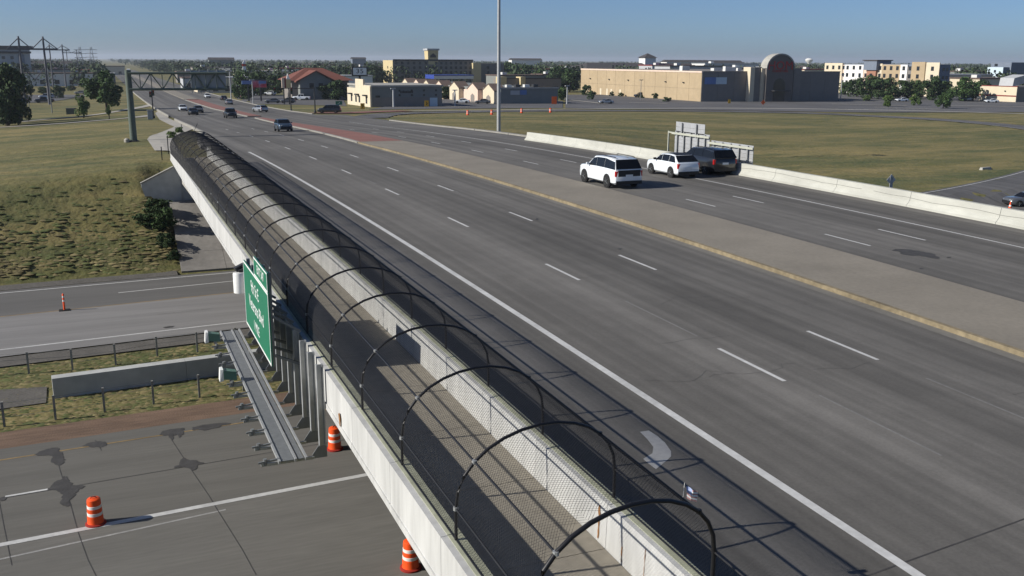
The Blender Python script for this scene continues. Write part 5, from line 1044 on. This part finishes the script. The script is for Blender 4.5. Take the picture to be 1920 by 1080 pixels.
# far houses and sheds scattered among the trees to the horizon
rh = random.Random(21)
def house(px, d, label, wm, rm, w=None, h=None):
    dr = ray(px, 120); dr = dr/np.hypot(dr[0], dr[1]); P = CP+dr*d; P = np.array([P[0]+(70 if 4 < P[0] < 52 else 0), P[1], G0]); w = w or rh.uniform(9, 18); h = h or rh.uniform(4, 7); r = thing('far_house', label, 'building', P, group='far buildings among the trees')
    b = MB(); b.box(P[0]-w/2, P[0]+w/2, P[1]-5, P[1]+5, G0-.3, G0+h); b.build('wall', M[wm], r)
    b = MB(); b.prism([(P[0]-w/2-.5, P[1]-5.6, G0+h), (P[0]-w/2-.5, P[1]+5.6, G0+h), (P[0]-w/2-.5, P[1], G0+h+rh.uniform(1.5, 2.8))], (w+1, 0, 0)); b.build('roof', M[rm], r)
    for k in range(3): b = MB(); x = P[0]-w/2+w*(k+.5)/3; b.box(x-.6, x+.6, P[1]-5.06, P[1]-5.001, G0+1.2, G0+2.8); b.build('window', M['win'], r)
ordn = 0
for px in sorted((330, 345, 372, 395, 405, 432, 470, 488, 510, 523, 545, 567, 576, 612, 640, 700, 716, 972, 985, 1022, 1028, 1150, 1245, 1268, 1290, 1372, 1390, 1500, 1530, 1545, 1800, 1815, 1835, 1850, 1600, 1060, 1085, 225, 262, 290)):
    ordn += 1; wc = rh.choice(['white_w', 'white_w', 'cream', 'grey_lt', 'tan_dk']); rc_ = rh.choice(['dark_roof', 'brown_roof', 'grey_w']); suf = 'th' if 10 < ordn < 20 else {1: 'st', 2: 'nd', 3: 'rd'}.get(ordn % 10, 'th')
    house(px, rh.uniform(620, 1500), f"small far {dict(white_w='white', cream='cream', grey_lt='grey', tan_dk='taupe')[wc]} house, {ordn}{suf} from left along the treed horizon", wc, rc_)
for px, d, w, h, m, l in ((415, 1100, 26, 12.5, 'grey_w', 'far grey office block above the trees left of centre'), (985, 1200, 40, 14, 'white_w', 'far white block on the skyline right of the tall pole'), (672, 1300, 18, 14.5, 'bluegrey', 'far dark tower behind the price sign'), (1285, 900, 45, 13, 'white_w', 'far white block above the tan store roof, left'), (1340, 1000, 60, 12, 'bluegrey', 'far grey block above the tan store roof, right'), (80, 900, 44, 9, 'white_w', 'far white block right of the left hotel')):
    house(px, d, l, m, 'dark_roof', w, h)
mid = [(px, d, w, h) for px, d, w, h in ((105, 560, 34, 6), (60, 640, 40, 7), (128, 700, 30, 6), (168, 620, 26, 5), (185, 900, 40, 7), (372, 620, 26, 6), (385, 480, 22, 5), (402, 700, 30, 8), (420, 430, 24, 6), (500, 560, 34, 7), (528, 700, 30, 6), (560, 620, 26, 8), (640, 480, 26, 6), (700, 620, 30, 9), (965, 520, 26, 6), (1010, 640, 30, 8), (1040, 560, 22, 6), (1085, 760, 40, 8), (1250, 620, 30, 11), (1300, 560, 40, 11), (1360, 700, 44, 12), (1395, 620, 26, 10), (1530, 640, 30, 9), (1795, 520, 30, 8), (1822, 600, 34, 9), (1850, 480, 24, 7))]
for k, (px, d, w, h) in enumerate(mid):
    wc = rh.choice(['white_w', 'cream', 'grey_lt', 'tan_dk', 'brown_w', 'grey_w']); nmq = dict(white_w='white', cream='cream', grey_lt='pale grey', tan_dk='taupe', brown_w='brown', grey_w='dark grey')[wc]; k1 = k+1; suf = 'th' if 10 < k1 < 20 else {1: 'st', 2: 'nd', 3: 'rd'}.get(k1 % 10, 'th')
    dr = ray(px, 120); dr = dr/np.hypot(dr[0], dr[1]); P = CP+dr*d; P = np.array([P[0], P[1], G0]); r = thing('far_shop', f'low {nmq} flat roofed shop, {k1}{suf} from left in the middle distance', 'shop', P, group='flat roofed shops in the middle distance')
    b = MB(); b.box(P[0]-w/2, P[0]+w/2, P[1]-8, P[1]+8, G0-.3, G0+h); b.build('wall', M[wc], r); b = MB(); b.box(P[0]-w/2-.3, P[0]+w/2+.3, P[1]-8.3, P[1]+8.3, G0+h, G0+h+.5); b.build('roof_edge', M[rh.choice(['dark_roof', 'maroon', 'grey_lt', 'brown_roof'])], r)
    b = MB(); b.box(P[0]-w*.3, P[0]-w*.3+2.5, P[1]-2, P[1]+1, G0+h+.5, G0+h+1.7); b.build('roof_unit', M['roof_white'], r)
    for q in range(5): x = P[0]-w/2+w*(q+.5)/5; b = MB(); b.box(x-1.1, x+1.1, P[1]-8.06, P[1]-8.001, G0+.8, G0+2.9); b.build('window', M['win'], r)
wt_ = gp(1522, 127, G0); wtw = thing('water_tower', 'far white water tower on the skyline right of the arched entrance', 'water tower', (0, 0, 0)); dr = ray(1517, 112); dr = dr/np.hypot(dr[0], dr[1]); P = CP+dr*2600; P[2] = G0; wtw.location = P; zt2 = ztop(109, P)
b = MB(); b.lathe([(3, G0), (2.2, zt2-14), (4, zt2-11), (9, zt2-7), (9.5, zt2-4), (6, zt2-.8), (1, zt2)], 18, (P[0], P[1], 0)); b.build('tank', M['white_w'], wtw, smooth=50)
# treeline to the horizon
def treeline(name, label, n, d0, d1, seed, q, sz):
    R_ = np.random.RandomState(seed); px = R_.uniform(-80, 2000, n); d = np.exp(R_.uniform(math.log(d0), math.log(d1), n)); h = R_.uniform(5.5, 12.4, n); w = h*R_.uniform(.7, 1.5, n)
    ok = ~((d < 900) & ((np.abs(px-290) < 90-(d-500)*.1) | ((px > 700) & (px < 945) & (d < 560)))); px, d, h, w = px[ok], d[ok], h[ok], w[ok]
    dr = CF[None, :]+((px-960)/FPX)[:, None]*CR[None, :]+((540-120)/FPX)*CU[None, :]; dr /= np.hypot(dr[:, 0], dr[:, 1])[:, None]; P = CP+dr*d[:, None]; P[:, 2] = G0; P[:, 0] += np.where((P[:, 0] > 2) & (P[:, 0] < 50), 55, 0)
    P = np.repeat(P, q, 0); h = np.repeat(h, q); w = np.repeat(w, q); v = R_.normal(size=(len(h), 3)); v /= np.linalg.norm(v, axis=1)[:, None]
    c = P+np.stack([0*h, 0*h, h*.5], 1)+v*np.stack([w*.5, w*.5, h*.48], 1)*R_.uniform(.5, 1.05, len(h))[:, None]
    me = quads(name, c, v, h*R_.uniform(.6, 1.4, len(h))*sz, R_, M['leaf_far']); o = bpy.data.objects.new(name, me); COL.objects.link(o); tag(o, label, 'woods', kind='stuff')
treeline('treeline', 'mass of trees spreading to the horizon', 2100, 520, 2200, 1, 100, .07)
treeline('treeline', 'farthest trees along the horizon', 2600, 1800, 6000, 2, 24, .12)

# ---- light haze
b = MB(); b.box(-9500, 9800, -500, 14500, -10, 48); hz_ = b.build('haze', None); tag(hz_, 'thin summer haze in the air', 'haze', kind='stuff')
hm_ = bpy.data.materials.new('haze'); hm_.use_nodes = True; hn = hm_.node_tree.nodes; hn.clear(); ho = hn.new('ShaderNodeOutputMaterial'); hv = hn.new('ShaderNodeVolumePrincipled'); hv.inputs['Color'].default_value = (.80, .88, 1, 1); hv.inputs['Density'].default_value = HAZE; hv.inputs['Anisotropy'].default_value = .2
hm_.node_tree.links.new(hv.outputs[0], ho.inputs['Volume']); hz_.data.materials.append(hm_)
# ---- poles, gantry, signals
hm = gt(935, 248); mast = thing('high_mast_pole', 'very tall slim light pole rising out of the top of the picture', 'light pole', hm)
b = MB(); b.tube([(hm[0], hm[1], hm[2]-.2), (hm[0], hm[1], hm[2]+14), (hm[0]+.05, hm[1], hm[2]+30)], [.27, .22, .14], 14); b.build('pole', M['galv'], mast, smooth=50)
b = MB(); b.lathe([(.5, hm[2]-.1), (.5, hm[2]+.06), (.3, hm[2]+.08)], 14, (hm[0], hm[1], 0)); b.build('base_plate', M['galv_dark'], mast)
for k in range(6): t = k*math.pi/3; b = MB(); b.box(hm[0]+math.cos(t)*.8-.2, hm[0]+math.cos(t)*.8+.2, hm[1]+math.sin(t)*.8-.3, hm[1]+math.sin(t)*.8+.3, hm[2]+29.6, hm[2]+29.9); b.build('luminaire', M['dark'], mast)
gb = gt(251, 266); zt1 = ztop(133, gb); zt0 = ztop(171, gb); xe = xcol(424, gb[1], zt1); gan = thing('sign_gantry', 'green steel cantilever sign gantry on a thick post left of the street', 'sign gantry', gb)
b = MB(); b.tube([(gb[0], gb[1], gb[2]), (gb[0]-.02, gb[1], zt1+.1)], [.40, .34], 16); b.build('post', M['green_steel'], gan, smooth=50)
b = MB(); b.lathe([(.62, gb[2]-.2), (.62, gb[2]+.12), (.42, gb[2]+.2)], 14, (gb[0], gb[1], 0)); b.build('base_plate', M['dark'], gan); b = MB(); b.lathe([(.3, gb[2]), (.32, gb[2]+.3), (.15, gb[2]+.45)], 10, (gb[0]-.75, gb[1]-.3, 0)); b.build('junction_box', M['sidewalk'], gan)
b = MB(); b.tube([(gb[0]-.1, gb[1], zt1+.1), (gb[0]+.25, gb[1], zt1+.1)], .14, 8); b.build('cap_light', M['white'], gan)
for z, dy in ((zt1-.25, -.45), (zt1-.25, .45), (zt0+.2, -.45), (zt0+.2, .45)): b = MB(); b.tube([(gb[0], gb[1]+dy, z), (xe, gb[1]+dy, z)], .13, 8); b.build('chord', M['green_steel'], gan)
nb_ = 9
for k in range(nb_):
    x0, x1 = gb[0]+(xe-gb[0])*k/nb_, gb[0]+(xe-gb[0])*(k+1)/nb_
    for dy in (-.45, .45): b = MB(); b.tube([(x0, gb[1]+dy, zt0+.2 if k % 2 else zt1-.25), (x1, gb[1]+dy, zt1-.25 if k % 2 else zt0+.2)], .055, 6); b.build('brace', M['green_steel'], gan)
    b = MB(); b.tube([(x1, gb[1]-.45, zt1-.25), (x1, gb[1]-.45, zt0+.2)], .05, 6); b.build('upright', M['green_steel'], gan)
xs0 = xcol(357, gb[1]+.7, zt1); nseg = 4
for k in range(nseg):
    xa, xb = xs0+(xe-xs0)*k/nseg+.02, xs0+(xe-xs0)*(k+1)/nseg-.02; b = MB(); b.box(xa, xb, gb[1]+.62, gb[1]+.67, zt0+.05, zt1+.05); b.build('sign_panel', M['alu_d'] if 'alu_d' in M else M['grey_lt'], gan)
    b = MB(); b.box(xa-.05, xa+.05, gb[1]+.5, gb[1]+.61, zt0-.3, zt1+.2); b.build('hanger', M['galv'], gan)
def signal(px, pyb, pyt, label, arm=None, heads=2):
    P = gt(px, pyb); r = thing('traffic_signal', label, 'traffic signal', P); z1 = ztop(pyt, P)
    b = MB(); b.tube([(P[0], P[1], P[2]-.1), (P[0], P[1], z1)], [.16, .11], 10); b.build('pole', M['dark'], r, smooth=50); b = MB(); b.lathe([(.32, P[2]), (.3, P[2]+.5), (.17, P[2]+.7)], 10, (P[0], P[1], 0)); b.build('base', M['dark'], r)
    pos = []
    if arm:
        xa = xcol(arm, P[1], z1); b = MB(); b.tube([(P[0], P[1], z1-.2), (xa, P[1], z1-.05)], [.10, .06], 8); b.build('mast_arm', M['dark'], r, smooth=50)
        pos = [(xa+(P[0]-xa)*f, P[1]-.2, z1-.5) for f in (.03, .35, .62)]
    else: pos = [(P[0]+.3, P[1]-.2, z1-.6), (P[0]-.3, P[1]-.2, z1-.9)]
    for q in pos[:heads]:
        b = MB(); b.box(q[0]-.19, q[0]+.19, q[1]-.12, q[1]+.12, q[2]-.6, q[2]+.55); hd = b.build('signal_head', M['black'], r)
        for j, m in enumerate(('red_lens', 'amber', 'green_l')): b = MB(); b.lathe([(.12, -.14), (.12, -.121)], 10, (0, 0, 0)); b.v = [(q[0]+v[0], q[1]+v[2], q[2]+.35-.37*j+v[1]) for v in b.v]; b.build('lens', M[m], hd)
M['amber'] = mat('amber_lens', (.25, .12, .01), .3, 0); M['green_l'] = mat('green_lens', (.02, .12, .07), .3, 0)
signal(288, 222, 168, 'dark traffic signal pole on the left kerb beside a grey cabinet', heads=2)
signal(591, 213, 164, 'traffic signal with a long dark mast arm over the far lanes', arm=473, heads=3)
signal(546, 210, 167, 'dark traffic signal post left of the waiting black minivan', heads=1)
P = gt(283, 224); cab = thing('signal_cabinet', 'grey green control cabinet at the foot of the left traffic signal', 'cabinet', P); b = MB(); b.box(P[0]-.55, P[0]+.4, P[1]-.4, P[1]+.4, P[2]-.1, P[2]+1.75); b.build('case', M['cab'] if 'cab' in M else M['galv_dark'], cab); b = MB(); b.box(P[0]-.5, P[0]+.35, P[1]-.43, P[1]-.401, P[2]+.1, P[2]+1.65); b.build('door', M['galv'], cab); b = MB(); b.box(P[0]-.62, P[0]+.47, P[1]-.47, P[1]+.47, P[2]+1.75, P[2]+1.83); b.build('lid', M['galv'], cab)
P = gt(134, 214); bx_ = thing('utility_box', 'dark green utility box on the grass left of the young tree', 'utility box', P); b = MB(); b.box(P[0]-1.1, P[0]+1.1, P[1]-.7, P[1]+.7, P[2]-.1, P[2]+1.3); b.build('case', M['green_steel'], bx_); b = MB(); b.box(P[0]-1.15, P[0]+1.15, P[1]-.75, P[1]+.75, P[2]+1.3, P[2]+1.4); b.build('lid', M['dark'], bx_)
def lamp(px, pyb, pyt, label, m='galv', r0=.14, head=True):
    P = gt(px, pyb); z1 = ztop(pyt, P); r = thing('light_pole', label, 'light pole', P); b = MB(); b.tube([(P[0], P[1], P[2]-.1), (P[0], P[1], z1)], [r0, r0*.7], 8); b.build('pole', M[m], r, smooth=50)
    if head: b = MB(); b.box(P[0]-.7, P[0]+.7, P[1]-.25, P[1]+.25, z1-.1, z1+.12); b.build('lamp_head', M[m], r)
lamp(738, 201, 166, 'thick pale light pole in front of the grey building', 'grey_lt', .28); lamp(853, 200, 169, 'pale light pole in front of the gabled shops', 'grey_lt', .25); lamp(1063, 196, 161, 'grey light pole right of the orange sign', 'grey_lt', .22)
lamp(1201, 188, 150, 'thin dark light pole before the tan store wall', 'galv_dark', .12); lamp(1576, 186, 140, 'pale light pole at the right corner of the dark store', 'grey_lt', .16); lamp(475, 197, 150, 'thin pale light pole below the billboard', 'grey_lt', .14); lamp(98, 212, 128, 'tall thin grey pole on the left grass', 'galv_dark', .13, False); lamp(56, 212, 168, 'short thin pole near the left trees', 'galv_dark', .09, False); lamp(434, 196, 132, 'thin pale pole behind the right end of the gantry', 'grey_lt', .16)
def roadside(px, pyb, pyc, shape, m, label, size, txt=None, name='warning_sign'):
    P = gt(px, pyb); smallsign(P, ztop(pyc, P)-P[2], shape, M[m], label, name, size=size, txt=txt)
roadside(1039, 203, 188, 'rect', 'orange_sign', 'orange work zone sign beyond the ramp near the strip mall', 1.0); roadside(1430, 206, 192, 'diamond', 'orange_sign', 'orange diamond sign in front of the arched entrance', .75); roadside(1367, 199, 190, 'rect', 'yellow_sign', 'small yellow sign before the dark store wall', .62)
roadside(800, 204, 194, 'rect', 'yellow_sign', 'yellow chevron sign in front of the grey building', .75, 'chevron'); roadside(680, 206, 199, 'rect', 'yellow_sign', 'yellow chevron sign left of the grey building', .7, 'chevron'); roadside(636, 208, 193, 'wide', 'green_sign', 'small green direction sign behind the black minivan', .62, 'arrow', 'direction_sign')
# digital billboard, price sign, pylon signs
P = gt(478, 190); bb = thing('digital_billboard', 'wide blue and red digital billboard left of the red roofed restaurant', 'billboard', P); x0, x1, xm2 = xcol(454, P[1], 0), xcol(500, P[1], 0), xcol(474, P[1], 0); z0, z1 = ztop(164, P), ztop(151, P)
M['scr_blue'] = mat('billboard_blue', (.16, .24, .48), .5, .25, .5); M['scr_red'] = mat('billboard_red', (.55, .06, .09), .5, .35, .6, col2=(.5, .3, .4), scale2=.35)
b = MB(); b.box(x0, xm2-.02, P[1], P[1]+.4, z0+1, z1); b.build('left_panel', M['scr_blue'], bb); b = MB(); b.box(xm2, x1, P[1], P[1]+.4, z0, z1); sp_ = b.build('right_panel', M['scr_red'], bb); b = MB(); b.box(xm2+(x1-xm2)*.45, x1-.1, P[1]-.03, P[1]-.001, z0+(z1-z0)*.55, z1-.1); b.build('blue_field', M['scr_blue'], sp_); b = MB(); b.box(x0-.2, x1+.2, P[1]-.1, P[1]+.5, z1, z1+.35); b.build('frame', M['dark'], bb)
for f in (.25, .75): x = x0+(x1-x0)*f; b = MB(); b.box(x-.2, x+.2, P[1]+.05, P[1]+.35, P[2], z0+1); b.build('post', M['dark'], bb)
P = gt(672, 190); ps = thing('price_sign', 'white pole sign with a black rim and the number 35', 'sign', P); x0, x1 = xcol(663, P[1], 0), xcol(688, P[1], 0); z0, z1 = ztop(140.5, P), ztop(127, P)
b = MB(); b.box(x0-.35, x1+.35, P[1], P[1]+.6, z0-.35, z1+.35); cs_ = b.build('case', M['black'], ps); b = MB(); b.box(x0, x1, P[1]-.05, P[1]-.001, z0, z1); b.build('face', M['sign_white'], ps); text_obj('35', (z1-z0)*.9, M['black'], 'lettering', ps, ((x0+x1)/2, P[1]-.06, (z0+z1)/2), (math.pi/2, 0, 0), .01, local=False, sx=1.3)
b = MB(); b.box((x0+x1)/2-.3, (x0+x1)/2+.3, P[1]+.1, P[1]+.5, P[2], z0-.35); b.build('post', M['dark'], ps)
P = gt(461, 181); t1 = thing('pylon_sign', 'tall white and red pylon sign above the trees behind the billboard', 'sign', P); za_, zb_ = ztop(134, P), ztop(112, P); w = (xcol(466, P[1], 0)-xcol(458, P[1], 0))/2
b = MB(); b.tube([(P[0], P[1], P[2]), (P[0], P[1], zb_-.5)], .25, 8); b.build('post', M['grey_lt'], t1); hz = zb_-za_
b = MB(); b.prism([(P[0]-w, P[1]-.4, za_), (P[0]+w, P[1]-.4, za_), (P[0]+w*.6, P[1]-.4, za_+hz*.42), (P[0]-w*.6, P[1]-.4, za_+hz*.42)], (0, .5, 0)); b.build('lower_panel', M['sign_white'], t1); b = MB(); b.box(P[0]-w*.9, P[0]+w*.9, P[1]-.4, P[1]+.1, za_+hz*.47, za_+hz*.62); b.build('red_panel', M['red_letter'], t1); b = MB(); b.prism([(P[0]-w*.9, P[1]-.4, za_+hz*.66), (P[0]+w*.9, P[1]-.4, za_+hz*.66), (P[0]+w*.2, P[1]-.4, zb_)], (0, .5, 0)); b.build('upper_panel', M['sign_white'], t1)
P = gt(538, 196); t2 = thing('pylon_sign', 'cream and red pylon sign with a white pointed top left of the red roof', 'sign', P); x0, xa, x1 = xcol(529, P[1], 0), xcol(535, P[1], 0), xcol(546, P[1], 0); z0, z1, z2 = ztop(165, P), ztop(146, P), ztop(138, P)
b = MB(); b.box(x0, xa-.15, P[1], P[1]+.5, z0, z1); b.build('left_panel', M['pinkish'], t2); b = MB(); b.box(xa-.14, xa+.3, P[1]+.1, P[1]+.5, z0, z1); b.build('red_bar', M['maroon'], t2); b = MB(); b.box(xa+.31, x1, P[1], P[1]+.5, z0, z1-.4); b.build('right_panel', M['yellow_st'], t2); b = MB(); b.prism([(xa+.5, P[1], z1-.39), (x1-.1, P[1], z1-.39), ((xa+x1)/2, P[1], z2)], (0, .5, 0)); b.build('pointed_top', M['sign_white'], t2)
for x in (x0+.5, x1-.6): b = MB(); b.box(x-.15, x+.15, P[1]+.1, P[1]+.4, P[2], z0); b.build('post', M['dark'], t2)
# ---- high voltage lines on the left
def hframe(px1, px2, pyt, pyarm, pyb, label, r=.35, armx=None, dist=None):
    dr = ray(.5*(px1+px2), 118); dr = dr/np.hypot(dr[0], dr[1]); P = CP+dr*dist; P[2] = G0; rt = thing('power_pylon', label, 'pylon', P); Y = P[1]; za_, zt_ = ztop(pyarm, P), ztop(pyt, P)
    for px in (px1, px2): x = xcol(px, Y, G0+20); b = MB(); b.tube([(x, Y, G0), (x, Y, zt_)], [r, r*.6], 8); b.build('pole', M['pyl'], rt, smooth=50)
    xa, xb = (xcol(q, Y, G0+20) for q in armx); b = MB(); b.bar((xa, Y, za_), (xb, Y, za_), r*1.1, r*1.2); b.build('cross_arm', M['pyl'], rt)
    x1, x2 = xcol(px1, Y, G0+20), xcol(px2, Y, G0+20)
    for a, c in (((x1, Y, zt_-.5), ((x1+x2)/2, Y, za_)), ((x2, Y, zt_-.5), ((x1+x2)/2, Y, za_)), ((x1, Y, zt_-.5), (xa, Y, za_)), ((x2, Y, zt_-.5), (xb, Y, za_)), ((x1, Y, za_-5), ((x1+x2)/2, Y, za_-9)), ((x2, Y, za_-5), ((x1+x2)/2, Y, za_-9))): b = MB(); b.tube([a, c], r*.35, 5); b.build('brace', M['pyl'], rt)
M['pyl'] = mat('weathered_pylon', (.12, .12, .135), .8, .1, .5)
hframe(34, 80, 68, 92, 150, 'nearest wooden H-frame power pylon on the left', .42, (10, 106), 330); hframe(92, 116, 83, 93.5, 150, 'second H-frame power pylon on the left', .40, (82, 130), 520); hframe(124, 143, 93, 99, 150, 'third H-frame power pylon on the left', .38, (116, 152), 800)
def lattice(px, pyt, wpx, d, label):
    dr = ray(px, 118); dr = dr/np.hypot(dr[0], dr[1]); P = CP+dr*d; P[2] = G0; rt = thing('lattice_tower', label, 'pylon', P); zt_ = ztop(pyt, P); w = wpx*d/FPX; H_ = zt_-G0
    for s in (-1, 1):
        for q in (-1, 1): b = MB(); b.tube([(P[0]+s*w*.28, P[1]+q*w*.28, G0), (P[0]+s*w*.06, P[1]+q*w*.06, zt_)], .22, 5); b.build('leg', M['pyl2'], rt)
    for f in (.62, .76, .9): b = MB(); b.bar((P[0]-w*.5, P[1], G0+H_*f), (P[0]+w*.5, P[1], G0+H_*f), .4, .4); b.build('cross_arm', M['pyl2'], rt)
    for k in range(6): f0, f1 = k/6, (k+1)/6; s = 1 if k % 2 else -1; g0, g1 = .28-.22*f0, .28-.22*f1; b = MB(); b.tube([(P[0]-s*w*g0, P[1]-w*g0, G0+H_*f0), (P[0]+s*w*g1, P[1]-w*g1, G0+H_*f1)], .16, 5); b.build('brace', M['pyl2'], rt)
M['pyl2'] = mat('galvanised_lattice', (.30, .31, .32), .7, .1, .5)
lattice(152, 88, 18, 900, 'pale lattice power tower, left of two on the left skyline'); lattice(173, 88, 18, 960, 'pale lattice power tower, right of two on the left skyline')
# ---- parked cars
rc = random.Random(9)
def parked(px, py, rz, sp, paint, label): q = gt(px, py); car('parked_car', label, 'car', (q[0], q[1], q[2]+.11), math.radians(rz), sp, paint, group='parked cars')
for px, py, rz, sp, pt, l in ((84, 193, 84, TRUCK, 'paint_black', 'long black pickup parked in the left car park'), (38, 192, 84, SEDAN, 'paint_blue', 'blue car beside the left tree clump'), (88, 185, 84, VAN, 'paint_silver', 'silver van parked behind the black pickup'), (109, 159, 20, MIDSUV, 'paint_white', 'white car parked above the dark bushes on the left'), (152, 177, 70, SEDAN, 'paint_grey', 'grey car at the back right of the left car park'),
        (951, 193, 80, TRUCK, 'paint_white', 'white pickup parked by the dark strip mall wall'), (971, 192, 80, SEDAN, 'paint_black', 'black car right of the white pickup by the strip mall'), (991, 192, 80, TRUCK, 'paint_silver', 'silver pickup parked by the dark strip mall wall'), (1136, 195, 80, SEDAN, 'paint_silver', 'silver car in the lot left of the tan store'), (1202, 183, 86, BIGSUV, 'paint_black', 'black SUV parked against the tan store wall'),
        (1608, 177, 30, VAN, 'paint_white', 'left of three white vans under the right trees'), (1617, 177, 30, VAN, 'paint_white', 'middle of three white vans under the right trees'), (1627, 177, 30, VAN, 'paint_white', 'right of three white vans under the right trees'), (1812, 190, 80, TRUCK, 'paint_silver', 'grey pickup left of the cream restaurant'), (1858, 193, 70, SEDAN, 'paint_white', 'white car in front of the cream restaurant'), (1832, 186, 70, MIDSUV, 'paint_white', 'white SUV beside the cream restaurant corner'), (1580, 170, 70, SEDAN, 'paint_black', 'dark car at the right end of the dark store'),
        (472, 180, 60, MIDSUV, 'paint_white', 'white SUV below the billboard, left one'), (484, 179, 60, SEDAN, 'paint_silver', 'silver car below the billboard, second from left'), (506, 179, 60, MIDSUV, 'paint_white', 'white car below the billboard, right one'), (450, 185, 20, SEDAN, 'paint_black', 'dark car parked beside the far kerb under the billboard'), (512, 194, 80, SEDAN, 'paint_grey', 'dark grey car parked in the lot behind the signal arm'), (540, 194, 80, MIDSUV, 'paint_grey', 'grey SUV parked behind the signal post'), (566, 188, 70, TRUCK, 'paint_white', 'white truck parked in front of the red roofed restaurant'), (630, 182, 70, MIDSUV, 'paint_white', 'white SUV at the right end of the red roofed restaurant'), (560, 186, 80, SEDAN, 'paint_red', 'red car parked in front of the red roofed restaurant'), (866, 194, 70, SEDAN, 'paint_white', 'white car in front of the gabled shops, left one'), (905, 195, 70, SEDAN, 'paint_grey', 'grey car in front of the gabled shops, right one'), (1690, 191, 80, SEDAN, 'paint_white', 'white car in the lot below the fifth dark tree'), (1660, 178, 80, SEDAN, 'paint_silver', 'silver car under the dark trees before the pale hotel')):
    parked(px, py, rz, sp, pt, l)
for px, py, rz, pt, l in ((175, 158, 10, 'paint_white', 'far white car left of the gantry post, upper one'), (150, 163, 10, 'paint_grey', 'far grey car between the bushes and the round tree'), (163, 153, 10, 'paint_black', 'far dark car above the round tree'), (186, 152, 10, 'paint_silver', 'far silver car just above the round tree')): parked(px, py, rz, SEDAN, pt, l)
# ---- low block lying in the field, small weeds posts by the fence end
P = gt(1848, 318); cb = thing('culvert_headwall', 'small pale concrete block lying in the grass field at right', 'concrete block', P); b = MB(); b.hexa([(P[0]-.9, P[1]-.3, P[2]-.1), (P[0]+.9, P[1]-.3, P[2]-.1), (P[0]+.9, P[1]+.3, P[2]-.1), (P[0]-.9, P[1]+.3, P[2]-.1), (P[0]-.8, P[1]-.2, P[2]+.3), (P[0]+.7, P[1]-.2, P[2]+.35), (P[0]+.7, P[1]+.2, P[2]+.35), (P[0]-.8, P[1]+.2, P[2]+.3)]); b.build('slab', M['concrete'], cb); b = MB(); b.box(P[0]+.72, P[0]+1.05, P[1]-.15, P[1]+.15, P[2]-.1, P[2]+.15); b.build('pipe_end', M['dark'], cb)
for px, py, h, l in ((304, 300, 1.1, 'thin dark post on the grass near the fence end'), (316, 288, 1.6, 'taller thin dark post where the pavement meets the parapet'), (341, 247, 1.0, 'short post among the weeds at the fence end')):
    P = gt(px, py); r = thing('marker_post', l, 'post', P); b = MB(); b.box(P[0]-.04, P[0]+.04, P[1]-.04, P[1]+.04, P[2]-.1, P[2]+h); b.build('shaft', M['dark'], r); b = MB(); b.box(P[0]-.05, P[0]+.05, P[1]-.05, P[1]+.05, P[2]+h, P[2]+h+.05); b.build('cap', M['dark'], r)
P = gs(362, 250); r = thing('leaning_marker', 'black leaning marker stake standing at the end of the fence', 'post', P); b = MB(); b.bar((P[0], P[1], P[2]), (P[0]+.45, P[1], P[2]+.9), .1, .05); b.build('shaft', M['dark'], r); b = MB(); b.bar((P[0]+.45, P[1], P[2]+.9), (P[0]+.62, P[1], P[2]+1.25), .16, .06); b.build('blade', M['black'], r)
